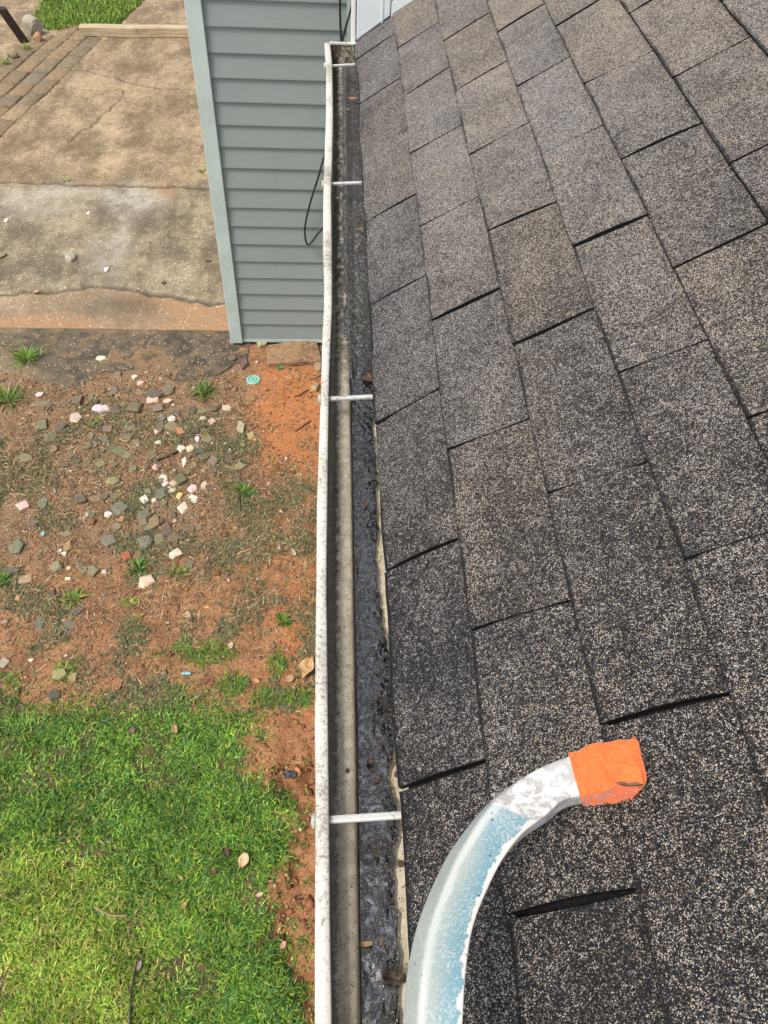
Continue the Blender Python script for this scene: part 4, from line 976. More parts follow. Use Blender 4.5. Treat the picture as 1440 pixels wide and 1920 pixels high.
tiles = [  # zoom-view x, y, w, h, colour, lines, own label or None
 (625, 45, 80, 32, WHITE_, 0, 'lone white tile fragment lying on the dark asphalt apron'),
 (467, 410, 76, 60, PINK, 1, 'square pink tile piece scored with a grid, left of the rubble'),
 (622, 355, 112, 58, WHITE_, 0, 'wide white triangular tile fragment at the top of the rubble'),
 (938, 300, 84, 46, PINK, 0, 'pink tile fragment wedged beside a dark stone near the asphalt'),
 (1028, 308, 55, 36, PINK, 1, None), (828, 155, 45, 30, WHITE_, 0, None), (862, 200, 46, 34, PINK, 0, None),
 (243, 265, 52, 28, WHITE_, 0, 'narrow white fragment at the left edge of the rubble, below the asphalt'),
 (1058, 412, 50, 42, WHITE_, 0, None), (968, 560, 46, 26, PINK, 0, None), (1115, 597, 56, 40, WHITE_, 0, None), (1167, 600, 56, 56, PINK, 0, None),
 (955, 708, 46, 40, PINK, 0, None), (1133, 676, 36, 56, WHITE_, 0, None), (1003, 780, 66, 56, PINK, 0, 'pink fragment topping the brightest heap of pale pieces'),
 (1020, 812, 54, 40, WHITE_, 0, None), (1068, 812, 56, 32, CREAM, 0, None), (1048, 852, 64, 40, CREAM, 0, None), (1182, 838, 60, 60, WHITE_, 1, None),
 (1253, 818, 54, 46, CREAM, 0, None), (1190, 905, 78, 52, WHITE_, 1, None), (1128, 965, 76, 96, PINK, 0, 'largest pink wedge tile below the heap of pale fragments'),
 (888, 910, 52, 50, WHITE_, 0, None), (663, 998, 50, 40, WHITE_, 0, 'white chip touching the left end of a long grey stone'), (945, 912, 30, 32, WHITE_, 0, None),
 (148, 950, 84, 56, PINK, 0, 'mottled pink tile piece half sunk in straw at far left'),
 (1080, 1245, 86, 74, WHITE_, 1, 'big white angular tile piece lying alone at the lower right of the rubble'),
 (895, 1412, 108, 70, PINK, 1, 'long pale pink tile piece with scored lines, lowest of the big tiles'),
 (1100, 885, 50, 56, (0.58, .38, .16), 0, 'yellow ochre fragment among the white pieces of the heap'), (960, 490, 30, 40, WHITE_, 0, None), (1210, 540, 30, 36, (.5, .53, .56), 0, 'small bluish grey chip at the right of the rubble'),
 (1300, 430, 50, 40, PINK, 0, None), (1390, 350, 68, 48, PINK, 0, 'mottled pinkish tile piece at the right edge of the rubble, near the clay'), (1245, 412, 40, 30, PINK, 0, None), (395, 1240, 34, 30, WHITE_, 0, None), (425, 1330, 36, 30, CREAM, 0, None), (415, 1395, 40, 24, WHITE_, 0, None), (370, 1228, 26, 34, WHITE_, 0, None)]
for i, (x, y, w, h, c, ln_, lab) in enumerate(tiles):
    u, v = Z5(x, y)
    shard('tile_fragment', u, v, w / 3.27, h / 3.27, c, 500 + i, M_TILE, .26, True, ln_, lab or ('small cream stone chip in the heap of pale fragments' if c == CREAM else 'small white or pink tile chip scattered among the grey rubble stones'), 'tile fragment', 'broken tile pieces in the rubble', .004)
stones = [(475, 305, 74, 70), (262, 325, 95, 36), (375, 465, 64, 54), (262, 450, 70, 80), (315, 530, 66, 40), (165, 655, 80, 42), (940, 265, 110, 46), (1035, 230, 70, 40), (830, 345, 90, 60), (970, 348, 70, 46), (715, 360, 60, 40), (795, 455, 56, 60), (985, 460, 50, 54), (1065, 465, 100, 44), (760, 505, 46, 60), (645, 535, 62, 50), (735, 615, 90, 50), (780, 640, 70, 40), (495, 905, 70, 66), (262, 935, 54, 70), (890, 1005, 92, 60), (945, 1050, 60, 70), (1030, 1100, 70, 66), (975, 1150, 60, 60), (1070, 1145, 80, 56), (570, 1350, 70, 60), (65, 1350, 90, 32), (1170, 1300, 50, 52), (205, 1050, 100, 34), (1310, 672, 75, 50), (1110, 785, 70, 60), (985, 880, 50, 60), (845, 1250, 46, 40), (1280, 540, 60, 40), (1180, 362, 50, 40), (1245, 365, 55, 42), (540, 580, 50, 44), (660, 480, 60, 40), (690, 600, 50, 40), (820, 720, 60, 40), (430, 640, 50, 36), (590, 900, 60, 36), (640, 890, 46, 30), (710, 885, 54, 34), (1150, 740, 50, 34), (1210, 590, 44, 40), (1230, 610, 50, 34), (880, 1050, 56, 50), (780, 1130, 44, 34), (720, 1075, 50, 34), (1320, 640, 40, 30), (1000, 930, 50, 46), (960, 940, 44, 36), (620, 690, 56, 36), (470, 670, 50, 30), (560, 520, 36, 50), (930, 640, 56, 44), (1190, 700, 40, 34), (1080, 380, 60, 34), (990, 410, 46, 30), (1015, 255, 60, 34), (720, 150, 50, 40), (780, 240, 44, 30), (700, 240, 44, 34), (560, 280, 40, 36), (410, 1120, 60, 34), (500, 1310, 40, 30), (520, 1340, 44, 44), (640, 745, 44, 30), (330, 600, 60, 40), (1060, 1000, 40, 34), (840, 560, 50, 34), (700, 690, 46, 30)]
for i, (x, y, w, h) in enumerate(stones):
    u, v = Z5(x, y)
    shard('stone_shard', u, v, w / 2.75, h / 2.75, (GREY, (.22, .175, .105), (.13, .11, .07), (.19, .165, .10))[i % 4], 900 + i, M_STONE, .34, True, 0, 'grey green stone shard among other like shards in the rubble patch', 'stone', 'grey stones of the rubble patch')
rq = random.Random(21)
for i in range(95):
    u = rq.gauss(275, 95); v = rq.gauss(865, 95)
    if not (8 < u < 455 and 715 < v < 1090): continue
    w = rq.uniform(7, 19); shard('stone_shard', u, v, w, w * rq.uniform(.55, .85), rq.choice([(.125, .10, .062), (.17, .135, .08), (.10, .08, .05), (.21, .17, .105), (.15, .125, .075)]), 3000 + i, M_STONE, .4, True, 0, 'grey green stone shard among other like shards in the rubble patch', 'stone', 'grey stones of the rubble patch')
singles = [  # px x, y, w, h, colour, flat, angular, label
 (*Z5(105, 1200), 27, 24, (.19, .165, .12), .35, True, 'grey squarish stone slab on dirt at the left, apart from the rubble'),
 (*Z5(160, 1400), 30, 22, (.42, .31, .19), .25, True, 'large tan flat stone at the lower left of the rubble'),
 (*Z5(740, 965), 34, 22, (.18, .165, .11), .4, True, 'long grey stone with a white chip touching its left end'),
 (*Z5(900, 1170), 27, 24, (.165, .15, .105), .5, False, 'big rounded grey stone at the lower right of the rubble'),
 (*Z5(670, 1155), 31, 21, (.18, .16, .11), .35, True, 'grey pentagonal stone in the lower middle of the rubble'),
 (*Z5(695, 795), 26, 15, (.27, .235, .13), .5, False, 'smooth yellowish rounded stone in the middle of the rubble'),
 (*Z5(350, 1325), 27, 21, (.24, .20, .125), .4, True, 'brownish grey stone sunk in weeds at the lower left rubble'),
 (*Z5(415, 1200), 18, 22, (.30, .22, .11), .5, True, 'ochre brown stone standing near two white chips'),
 (*Z5(775, 1255), 18, 16, RED, .5, True, 'red brick fragment below the grey rubble stones'),
 (*Z5(748, 1030), 15, 14, (.50, .20, .09), .4, True, 'orange brick chip under the long grey stone'),
 (*Z5(565, 1045), 14, 11, (.22, .10, .05), .7, False, 'round reddish brown stone left of the orange chip'),
 (*Z5(1108, 488), 18, 13, (.40, .21, .09), .5, True, 'orange brown fragment in the upper right rubble'),
 (*Z5(770, 545), 18, 8, TAN, .3, True, 'thin tan chip in the upper middle of the rubble'),
 (*Z8(272, 452), 31, 21, (.33, .25, .13), .6, True, 'tan boulder like stone, left of a matching pair above the lawn'),
 (*Z8(332, 462), 22, 24, (.31, .235, .13), .5, True, 'tan stone, right of a matching pair above the lawn'),
 (*Z8(842, 178), 19, 12, (.62, .42, .24), .35, True, 'pale orange chip on bare dirt halfway to the lawn'),
 (*Z8(18, 395), 24, 20, (.34, .29, .20), .3, True, 'pale flat stone at the left edge above the lawn'),
 (*Z8(180, 200), 20, 36, (.15, .13, .10), .12, True, 'dark grey flagstone, upright long shape sunk in dirt'),
 (*Z8(345, 155), 29, 22, (.14, .125, .095), .12, True, 'dark grey flat stone flush with dirt, beside a grass tuft'),
 (*Z8(305, 232), 38, 28, (.155, .13, .095), .12, True, 'broad brown grey flagstone flush with the dirt'),
 (*Z8(245, 535), 24, 18, (.10, .085, .065), .3, True, 'dark stone at the upper edge of the lawn'),
 (*Z8(82, 100), 12, 12, (.45, .27, .14), .5, True, 'small orange stone under the large tan flat stone'),
 (*Z4(190, 880), 21, 21, (.40, .35, .23), .6, True, 'beige squared stone block on dirt left of the clay patch'),
 (*Z4(255, 930), 15, 14, (.36, .28, .15), .4, True, 'yellowish chip below the beige squared block'),
 (*Z4(180, 1138), 25, 15, (.26, .21, .13), .4, True, 'greyish tan stone on dirt left of the bare clay'),
 (*Z4(90, 745), 20, 12, (.55, .38, .27), .3, True, 'pinkish tan fragment above the beige squared block'),
 (*Z4(688, 603), 17, 19, (.36, .27, .13), .7, True, 'tan brick chunk beside the gutter, below the brown board'),
 (*Z4(705, 462), 14, 20, (.36, .25, .12), .6, True, 'brown brick chunk at the right end of the brown board'),
 (*Z4(330, 310), 20, 12, (.42, .34, .20), .6, True, 'tan block under the bottom of the siding wall'),
 (*Z4(130, 412), 20, 10, (.14, .11, .07), .6, True, 'dark asphalt crumb at the corner below the siding wall'),
 (*Z4(210, 440), 14, 22, (.13, .105, .07), .5, True, 'dark broken asphalt piece beside the red soil below the wall'),
 (133, 484, 20, 14, (.42, .38, .28), .6, False, 'round pale stone lying on the concrete driveway'),
 (166, 400, 7, 5, (.75, .72, .66), .5, False, 'tiny white pebble on the concrete driveway'),
 (12, 414, 8, 6, (.7, .68, .62), .5, False, 'small white pebble at left edge of the driveway'),
 (200, 505, 9, 7, (.72, .72, .68), .5, False, 'white pebble in the pale streak of the driveway')]
for i, (u, v, w, h, c, fl_, an, lab) in enumerate(singles):
    shard('stone', u, v, w, h, c, 1500 + i, M_STONE, fl_, an, 0, lab, 'stone', 'loose stones on the ground')
# larger rocks by the post
def boulder(name, u, v, w, h, colr, seed, label, hh):
    p = at_px(u, v); dp = depth_at(p); sx = w * dp / FP / 2; ra = random.Random(seed)
    bm = bmesh.new(); bmesh.ops.create_icosphere(bm, subdivisions=3, radius=1.0)
    dirs = [Vector((ra.gauss(0, 1), ra.gauss(0, 1), ra.gauss(0, 1))).normalized() for _ in range(9)]
    for vv in bm.verts:
        q = vv.co.normalized(); r_ = min([1.15] + [0.80 / max(q.dot(d_), .25) for d_ in dirs]); vv.co = Vector((q.x * r_ * sx, q.y * r_ * sx * .8, q.z * r_ * hh))
    me = bpy.data.meshes.new(name); bm.to_mesh(me); bm.free(); me.materials.append(M_STONE)
    at = me.attributes.new('tint', 'FLOAT_COLOR', 'POINT'); at.data.foreach_set('color', np.tile([*colr, 1.0], len(me.vertices)).astype(np.float32))
    o = bpy.data.objects.new(name, me); o.location = (p[0], p[1], p[2] + hh * .55); COL.objects.link(o); tag(o, label, 'rock'); return o
boulder('rock', 66, 64, 36, 30, (.40, .36, .28), 4, 'large pale grey boulder at the foot of the dark post', .13)
boulder('rock', 72, 76, 17, 14, (.44, .24, .12), 9, 'small orange brown rock in front of the pale boulder', .06)
boulder('rock', 26, 108, 22, 14, (.24, .20, .12), 12, 'mossy tan block at the outer edge of the brick path', .05)

# ==================================================================== YARD OBJECTS
def mat_wood(name, c1, c2):
    m, t, b = newmat(name); p = pos(t); g = noi(t, pos(t, (2, 40, 40)), 1.0, 5, 0.65)
    c = mix(t, rng(t, g, .35, .65), c1, c2); c = mix(t, rng(t, noi(t, p, 12, 4, .7), .56, .75, 0, .6), c, (0.10, .07, .04)); setb(t, b, Base_Color=c, Roughness=0.8); bump(t, b, g, .004, .7); return m
A_, B_ = at_px(153, 66), at_px(420, 69)
bd = (B_ - A_) / np.linalg.norm(B_ - A_)
beam = MB(); pr = [(-.055, 0), (.055, 0), (.060, .006), (.060, .098), (.052, .105), (-.052, .105), (-.060, .098), (-.060, .006)]
perp = np.array([-bd[1], bd[0], 0])
segs = [A_ + bd * (np.linalg.norm(B_ - A_) * k / 10) + perp * .012 * math.sin(k * 1.3) for k in range(11)]
for k, c in enumerate(segs):
    beam.v += [tuple(c + perp * q[0] + np.array([0, 0, q[1] + .004])) for q in pr]
for k in range(10): beam.f += [(k * 8 + j, k * 8 + (j + 1) % 8, (k + 1) * 8 + (j + 1) % 8, (k + 1) * 8 + j) for j in range(8)]
beam.f += [tuple(range(8))[::-1], tuple(range(80, 88))]
bo = beam.build('timber_beam', mat_wood('grey_timber', (0.33, 0.245, 0.14), (0.50, 0.405, 0.26)), origin=A_)
tag(bo, 'long weathered landscape timber lying across the concrete', 'timber')
pb = at_px(46, 78); pt = on_axis(2, 15, 1, pb[1] - .05); ht = np.array(pt) - pb
ps = MB(); s1 = np.array([.045, .018, 0]); s2 = np.array([-.018, .045, 0])
base = [pb + s1 + s2, pb - s1 + s2, pb - s1 - s2, pb + s1 - s2]
ext = pb + ht * 1.0
ps.prism([tuple(p_ - ht / np.linalg.norm(ht) * .06) for p_ in base], [tuple(p_ + ht) for p_ in base])
tag(ps.build('post', mat_wood('dark_brown_wood', (.020, .011, .007), (.035, .019, .012)), bevel=.004, origin=pb), 'dark brown wooden post leaning to the left beside the brick path', 'post')
# old plank below the wall
C4 = [Z4(360, 345), Z4(690, 285), Z4(735, 448), Z4(362, 458)]
pk = MB(); low_ = [at_px(*c) for c in C4]; zt = max(q[2] for q in low_) + .006
pk.prism([(q[0], q[1], zt - .012) for q in low_], [(q[0], q[1], zt + .022 + (.010 if i_ < 2 else 0)) for i_, q in enumerate(low_)])
tag(pk.build('board', mat_simple('muddy_brown_board', (.13, .075, .038), (.27, .16, .085), 14, .85, 60, .004, (70, .6, (.36, .26, .16))), bevel=.004, origin=low_[0]), 'muddy brown board lying on red soil under the siding wall', 'board')
# drain cap
def lathe(mb, c, prof, seg=28):
    v = []; f = []
    for r_, z_ in prof: v += [(c[0] + r_ * math.cos(6.2832 * k / seg), c[1] + r_ * math.sin(6.2832 * k / seg), c[2] + z_) for k in range(seg)]
    for i_ in range(len(prof) - 1): f += [(i_ * seg + k, i_ * seg + (k + 1) % seg, (i_ + 1) * seg + (k + 1) % seg, (i_ + 1) * seg + k) for k in range(seg)]
    f.append(tuple(range((len(prof) - 1) * seg, len(prof) * seg))); mb.add(v, f)
M_TEAL = mat_simple('faded_teal_plastic', (0.20, 0.42, 0.37), (0.27, 0.48, 0.41), 60, 0.5, 0, 0, (90, .6, (.34, .46, .38)))
M_TEALD = mat_simple('faded_teal_shadow_ring', (0.10, 0.28, 0.25), (0.13, 0.32, 0.28), 60, 0.5)
cc_ = at_px(475, 714); dc = empty('drain_cap', cc_, 'round faded teal plastic drain cap set in the red soil', 'drain cap')
mb = MB(); lathe(mb, cc_, [(.050, -.04), (.050, .010), (.047, .013), (.038, .013), (.036, .009), (.026, .009), (.024, .0125), (.016, .0125), (.015, .010), (.001, .010)]); mb.build('lid', M_TEAL, dc)
mb = MB(); lathe(mb, cc_, [(.0355, .0095), (.0265, .0095)]); mb = MB(); mb.v = [tuple(cc_ + np.array([r_ * math.cos(6.2832 * k / 28), r_ * math.sin(6.2832 * k / 28), .0097])) for r_ in (.0352, .0268) for k in range(28)]; mb.f = [(k, (k + 1) % 28, 28 + (k + 1) % 28, 28 + k) for k in range(28)]
mb.build('groove', M_TEALD, dc)
MB().box(cc_[0] - .008, cc_[0] + .008, cc_[1] - .008, cc_[1] + .008, cc_[2] + .008, cc_[2] + .016).build('wrench_nub', M_TEALD, dc, bevel=.001)

# leaves: cupped sheets with thickness
def leaf(name, c, length, width, az, colr, seed, label, cat='leaf', group=None, curl=.25, tilt=(0, 0), crumple=.0, up=(0, 0, 1)):
    ra = random.Random(seed); nu, nv_ = 9, 7; V = []
    for i_ in range(nu):
        s_ = i_ / (nu - 1); wd_ = width * (math.sin(math.pi * (s_ * .92 + .04)) ** .75)
        for j in range(nv_):
            q = j / (nv_ - 1) - .5
            z_ = curl * width * (4 * q * q) + curl * length * .5 * (s_ - .5) ** 2 + crumple * width * (float(fbm(s_ * 3 + seed, q * 3, .8, 3, 300)) - .5)
            V.append(Vector(((s_ - .5) * length, q * wd_, z_)))
    e_ = Matrix.Rotation(az, 3, 'Z') @ Matrix.Rotation(tilt[0], 3, 'X') @ Matrix.Rotation(tilt[1], 3, 'Y')
    V = [e_ @ x for x in V]; mz = min(x.z for x in V)
    me = bpy.data.meshes.new(name); me.from_pydata([(x.x, x.y, x.z - mz) for x in V], [], [tuple(int(k) for k in q) for q in grid_quads(nu, nv_)])
    me.polygons.foreach_set('use_smooth', [True] * len(me.polygons)); me.materials.append(M_DRY)
    at = me.attributes.new('tint', 'FLOAT_COLOR', 'POINT'); at.data.foreach_set('color', np.tile([*colr, 1.0], len(me.vertices)).astype(np.float32))
    o = bpy.data.objects.new(name, me); o.location = tuple(c); COL.objects.link(o)
    so_ = o.modifiers.new('thick', 'SOLIDIFY'); so_.thickness = .0006
    tag(o, label, cat, group); return o
M_DRY = mat_tinted('dry_leaf', 90, 0.7, 0.001, 0.4, (0.45, 0.32, 0.2))
BRN, DKB, PAL = (.34, .19, .085), (.05, .025, .018), (.55, .42, .26)
yl = [(459, 1617, 24, .8, 1.2, (.60, .42, .24), 'curled tan leaf lying on the lawn'), (425, 1602, 16, .8, 2.1, DKB, 'dark purple brown leaf on the lawn above the tan leaf'),
      (402, 1638, 13, .6, .4, (.11, .04, .03), 'dark red leaf on the lawn below the purple brown leaf'), (347, 1701, 12, .8, .7, (.36, .24, .07), 'yellow brown leaf in the middle of the lawn'),
      (488, 1681, 13, .6, .3, PAL, 'pale tan leaf at the right edge of the lawn'), (330, 1372, 16, .7, 1.9, BRN, 'brown leaf at the top edge of the lawn'),
      (222, 1289, 18, .6, 1.3, (.42, .20, .09), 'reddish brown leaf on dirt just above the lawn'), (432, 1213, 14, .8, .9, (.62, .47, .38), 'pale pink leaf lying on the grass clump'),
      (481, 1279, 13, .7, 2.6, (.50, .24, .08), 'orange leaf right of the lower grass clump'), (543, 1275, 18, .8, .5, (.40, .25, .15), 'crumpled brown leaf beside the eroded soil'),
      (372, 1218, 18, .5, 2.9, (.36, .20, .06), 'ochre leaf on the grass clump above the lawn'), (549, 1038, 15, .8, 2.0, (.45, .30, .18), 'tan leaf on the straw left of the gutter'),
      (566, 1035, 11, .8, .2, (.30, .13, .07), 'reddish leaf right of the tan leaf beside the gutter'), (525, 692, 13, .7, .3, (.05, .22, .06), 'green leaf on red soil below the brown board'),
      (68, 549, 11, .8, .6, (.50, .32, .24), 'pinkish leaf on the crack of the driveway'), (390, 490, 11, .5, .3, (.20, .07, .05), 'dark red leaf on the concrete near the corner board'),
      (532, 1775, 14, .7, .8, (.48, .25, .15), 'orange brown leaf on clay at the lower right of the lawn'), (480, 1393, 13, .6, .2, (.26, .11, .07), 'red brown leaf on soil right of the lawn'),
      (250, 1375, 13, .8, 1.0, (.16, .10, .08), 'dark grey brown leaf at the upper middle of the lawn'), (264, 1813, 16, .5, 1.4, (.26, .20, .18), 'grey brown leaf lying across the black cable'), (307, 531, 10, .7, 1.1, (.20, .08, .05), 'small red leaf in the crack of the driveway')]
for i, (u, v, L, asp, az, c, lab) in enumerate(yl):
    p = at_px(u, v); m_ = L * depth_at(p) / FP; leaf('dry_leaf', p + np.array([0, 0, .030 if v > 1300 else .004]), m_ * 1.1, m_ * asp, az, c, i + 40, lab, 'leaf', None, .22, (random.uniform(-.2, .2), random.uniform(-.2, .2)), .25)
p = at_px(574, 1258); m_ = depth_at(p) / FP
big_ = leaf('dry_leaf', p + np.array([0, 0, .006]), 40 * m_, 30 * m_, 1.2, (.52, .32, .15), 77, 'large crumpled tan leaf on red soil against the gutter', 'leaf', None, .25, (0, 0), .9)
# plastic scraps
M_DKPL = mat_simple('dark_plastic_film', (.015, .016, .022), (.06, .062, .075), 60, .3, 60, .004)
def scrap(name, u, v, w, h, seed, mat, label):
    p = at_px(u, v); m_ = depth_at(p) / FP; ra = random.Random(seed); nx2, ny2 = 9, 7
    V = [(p[0] + (i_ / 8 - .5) * w * m_ * (1 - .3 * abs(j / 6 - .5)) , p[1] + (j / 6 - .5) * h * m_ * 1.3 * (1 - .4 * abs(i_ / 8 - .5)), p[2] + .006 + .035 * float(fbm(i_ * .9 + seed, j * .9, 1.2, 3, 333)) * min(1, w / 30)) for i_ in range(9) for j in range(7)]
    o = mesh(name, V, [tuple(int(k) for k in q) for q in grid_quads(9, 7)], mat, None, True, p); so_ = o.modifiers.new('thick', 'SOLIDIFY'); so_.thickness = .0008; tag(o, label, 'litter')
scrap('plastic_scrap', 545, 1455, 26, 12, 3, M_DKPL, 'crumpled dark plastic scrap on soil beside the gutter')
M_BLUEPL = mat_simple('faded_blue_plastic', (.15, .36, .40), (.22, .45, .50), 60, .4)
scrap('plastic_scrap', 350, 1265, 18, 5, 5, M_BLUEPL, 'thin faded blue plastic scrap in the grass clump')
scrap('plastic_scrap', 81, 1002, 7, 9, 6, M_BLUEPL, 'tiny teal plastic bit in weeds at the left of the rubble')
# sticks and the black cable in the lawn
def stick(name, px, rad, mat, label, cat, zoff=.008):
    pts = smooth_path([at_px(*q) + np.array([0, 0, zoff]) for q in px], 5); mb = MB(); mb.tube(pts, rad, 7); tag(mb.build(name, mat, None, True, origin=pts[0]), label, cat)
M_TWIG = mat_wood('twig_bark', (.16, .10, .06), (.30, .20, .12)); M_TWIGD = mat_wood('dark_twig', (.03, .02, .015), (.07, .045, .03))
stick('twig', [(180, 1704), (195, 1713), (215, 1721), (243, 1721)], .004, M_TWIG, 'curved tan twig lying on the lawn', 'twig', .045)
stick('twig', Z5(960, 670) and [Z5(960, 670), Z5(1020, 650), Z5(1095, 615)], .008, M_TWIGD, 'dark stick lying among the pale tile chips', 'twig', .012)
stick('twig', [Z4(555, 898), Z4(610, 862), Z4(658, 828)], .004, M_TWIGD, 'thin dark twig on the orange clay patch', 'twig')
stick('twig', [Z4(640, 552), Z4(690, 535), Z4(724, 520)], .007, M_TWIG, 'pale broken stick beside the gutter below the board', 'twig')
stick('twig', [Z4(545, 668), Z4(580, 655), Z4(640, 620)], .004, M_TWIGD, 'thin dark twig between board and clay patch', 'twig')
stick('twig', [Z4(165, 1305), Z4(178, 1370), Z4(188, 1440)], .004, M_TWIGD, 'dark upright twig beside a green tuft on the dirt', 'twig', .01)
stick('twig', [(0, 485), (12, 478)], .010, M_TWIG, 'short brown stick at the left edge of the driveway', 'twig')
pts = [at_px(245, 1960) + np.array([0, 0, .02]), at_px(246, 1915) + np.array([0, 0, .022]), at_px(249, 1860) + np.array([0, 0, .028]), at_px(258, 1815) + np.array([0, 0, .026]), at_px(265, 1785) + np.array([0, 0, .012]), at_px(268, 1772) + np.array([0, 0, -.005])]
mb = MB(); mb.tube(smooth_path(pts, 6), .0045, 8); tag(mb.build('cable', M_BLACK, None, True, origin=pts[0]), 'black cable lying half buried in the lawn grass', 'cable')
# cable on the siding wall
def wl(u, v, d_=0.045): return on_axis(u, v, 1, YW - d_)
c1 = [wl(637, -60), wl(637.5, 0), wl(638, 40), wl(640, 80), wl(643, 130), wl(640, 190), wl(625, 250), wl(609, 290), wl(596, 335), wl(584, 372), wl(574, 412), wl(571.5, 435), wl(574, 454), wl(579, 458.5), wl(586, 452), wl(596, 438), wl(606, 425), wl(620, 380), wl(632, 280), wl(636, 180), wl(639, 100, .06), wl(643, 72, .06), wl(650, 45, .06), wl(659, 12, .05), wl(665, -30, .03)]
mb = MB(); mb.tube(smooth_path(c1, 6), .0062, 8); tag(mb.build('cable', M_BLACK, None, True, origin=c1[0]), 'thin black cable hanging in a loop against the siding wall', 'cable')

# weeds that stand out as single plants
def tuft(u, v, rpx, n, seed, label, cols, lmax=1.0):
    p = at_px(u, v); m_ = rpx * depth_at(p) / FP; rr_ = np.random.RandomState(seed); az = rr_.uniform(0, 6.283, n); rad = np.abs(rr_.normal(0, .35, n)) * m_
    base = np.stack([p[0] + rad * np.cos(az), p[1] + rad * np.sin(az), np.full(n, p[2] - .003)], 1)
    V, Q, C_ = blades(n, base, rr_.uniform(.5, 1.1, n) * m_ * lmax, rr_.uniform(.004, .009, n), az + rr_.normal(0, .5, n), np.abs(rr_.normal(.8, .3, n)), rr_.uniform(.1, .8, n), pick_cols(n, GREEN, cols))
    tag(quads('weed', V, Q, M_GRASS, None, {'tint': C_}, origin=p), label, 'weed', 'weeds standing on the bare ground')
for i, (u, v, r_, n, lab, w_) in enumerate([
    (52, 672, 34, 110, 'spreading green weed growing on the asphalt apron at left', [30, 20, 26, 14, 10, 4]), (14, 752, 34, 120, 'green weed at the left edge below the asphalt', [34, 24, 18, 6, 10, 4]),
    (382, 737, 24, 110, 'green weed at the upper right of the rubble near the asphalt edge', [30, 34, 14, 2, 18, 2]), (175, 798, 16, 50, 'small green weed in the upper left rubble', [30, 34, 14, 2, 18, 2]),
    (456, 922, 20, 100, 'green tuft with a dark twig right of the rubble', [30, 34, 14, 2, 18, 2]), (137, 1124, 20, 60, 'star shaped green weed beside a dark flat stone', [30, 14, 30, 12, 8, 4]),
    (245, 1132, 16, 36, 'pale yellow green weed below the long pink tile', [10, 4, 30, 36, 0, 10]), (4, 1092, 20, 90, 'bright green weed at left edge above the flat stones', [40, 20, 24, 8, 8, 0]),
    (532, 1166, 18, 80, 'lone green tuft on the bare clay beside the gutter', [30, 34, 18, 2, 12, 2]), (260, 1066, 22, 80, 'green weed left of the large white tile piece', [30, 34, 18, 2, 14, 2]),
    (335, 1075, 18, 56, 'green weed right of the long pink tile', [34, 24, 24, 6, 8, 2]), (378, 322, 10, 40, 'small weed growing at the concrete joint by the corner board', [24, 24, 20, 16, 10, 4]),
    (125, 340, 8, 26, 'tiny weed in the driveway joint', [24, 24, 20, 16, 10, 4]), (118, 1265, 22, 60, 'yellow green weed behind the tan stone pair', [20, 10, 30, 26, 4, 10]), (50, 92, 12, 60, 'straggly weed growing between bricks below the boulder', [16, 10, 20, 26, 4, 24]), (10, 120, 12, 60, 'green weed at the outer edge of the brick path', [30, 20, 20, 10, 4, 10])]):
    tuft(u, v, r_, n, 700 + i, lab, w_)

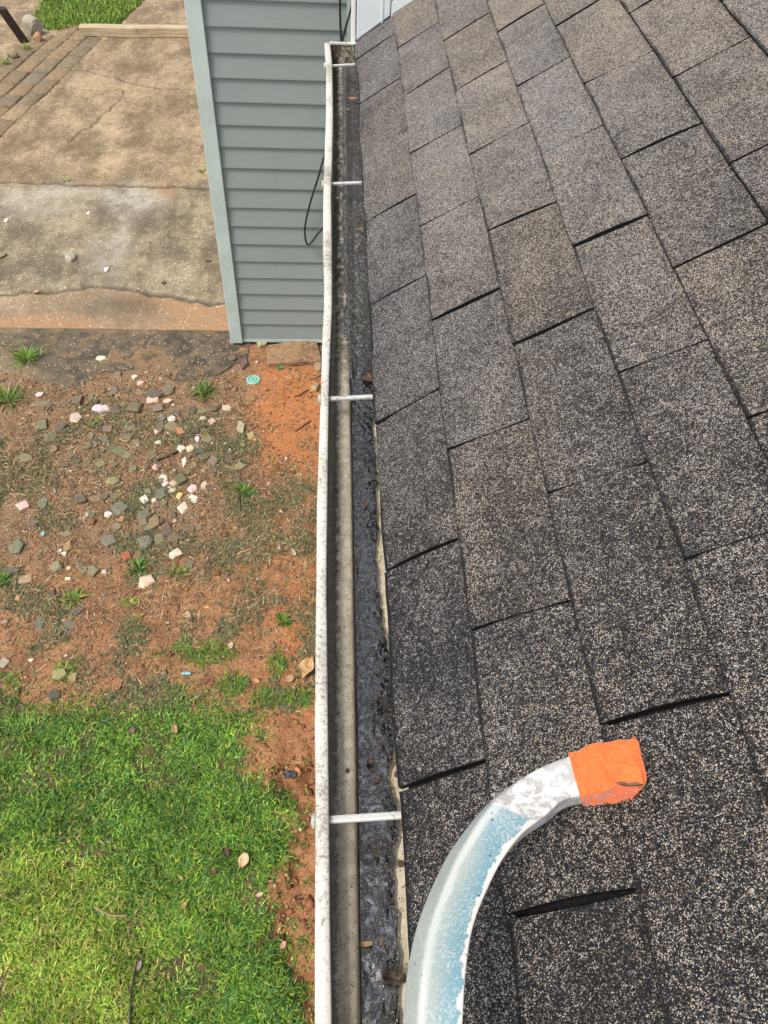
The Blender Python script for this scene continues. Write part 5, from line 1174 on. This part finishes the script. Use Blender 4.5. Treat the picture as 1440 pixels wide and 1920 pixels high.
# ==================================================================== THINGS IN THE GUTTER AND ON THE ROOF
def in_gut(u, v, z): return on_axis(u, v, 2, z)
gl = [(662, 186, 14, .55, .05, (.40, .19, .08), 'largest dry orange brown leaf in the far end of the gutter', -.058), (653, 206, 8, .4, .9, (.36, .27, .2), 'thin pale leaf stalk just below the orange brown leaf in the gutter', -.058),
      (675, 430, 13, .35, .35, (.34, .19, .08), 'brown curled leaf stuck at the shingle edge of the gutter', -.056), (633, 372, 7, .8, .2, (.52, .40, .28), 'tiny tan leaf bit on the gutter wall near the second spike', -.050),
      (669, 463, 7, .8, .9, (.38, .22, .11), 'small tan crumb on the grey grit of the gutter', -.056), (686, 1770, 22, .38, .05, (.40, .27, .12), 'tan dry leaf lying flat on the wet sludge', -.083),
      (715, 1765, 14, .3, 1.2, (.20, .12, .07), 'narrow brown leaf stuck in sludge right of the tan leaf', -.083), (712, 1402, 9, .5, 1.0, (.10, .05, .03), 'brown leaf fleck in sludge above the nearest spike', -.083),
      (708, 1462, 12, .5, .9, (.075, .045, .03), 'dark soaked leaf in the sludge just above the nearest spike', -.083), (693, 712, 24, .8, .2, (.10, .045, .03), 'dark red brown leaf in the wet sludge near the middle spike', -.083), (686, 945, 12, .3, 1.5, (.14, .06, .03), 'narrow red leaf in the sludge below the middle spike', -.083)]
for i, (u, v, L, asp, az, c, lab, z) in enumerate(gl):
    p = in_gut(u, v, z); m_ = L * depth_at(p) / FP; leaf('gutter_leaf', p, m_ * 1.15, m_ * asp, az, c, 200 + i, lab, 'leaf', None, .25, (0, 0), .3)
p = in_gut(738, 1828, -.083); m_ = depth_at(p) / FP
leaf('gutter_leaf', p, 44 * m_, 26 * m_, -.15, (.035, .022, .014), 260, 'large dark soaked leaf sitting up in the sludge beside the ladder arm', 'leaf', None, .5, (.5, .1), .9)
for i, (u, v, z, lab) in enumerate([(745, 1452, -.086, 'round dark seed on the bare gutter metal above the nearest spike'), (752, 1620, -.086, 'round dark seed on the bare gutter metal below the nearest spike'), (696, 1427, -.080, 'round dark seed sitting in the wet sludge'), (651, 1446, -.060, 'dark seed on the dirty inner ledge of the gutter')]):
    p = in_gut(u, v, z); bm = bmesh.new(); bmesh.ops.create_icosphere(bm, subdivisions=2, radius=.0042 if i < 3 else .0026); 
    for vv in bm.verts: vv.co.z *= .6; vv.co *= 1 + .12 * math.sin(vv.co.x * 900 + vv.co.y * 700)
    me = bpy.data.meshes.new('seed'); bm.to_mesh(me); bm.free(); me.materials.append(M_DRY); at = me.attributes.new('tint', 'FLOAT_COLOR', 'POINT'); at.data.foreach_set('color', np.tile([.06, .025, .018, 1.0], len(me.vertices)).astype(np.float32))
    o = bpy.data.objects.new('seed', me); o.location = tuple(p + np.array([0, 0, .001])); COL.objects.link(o); tag(o, lab, 'seed')
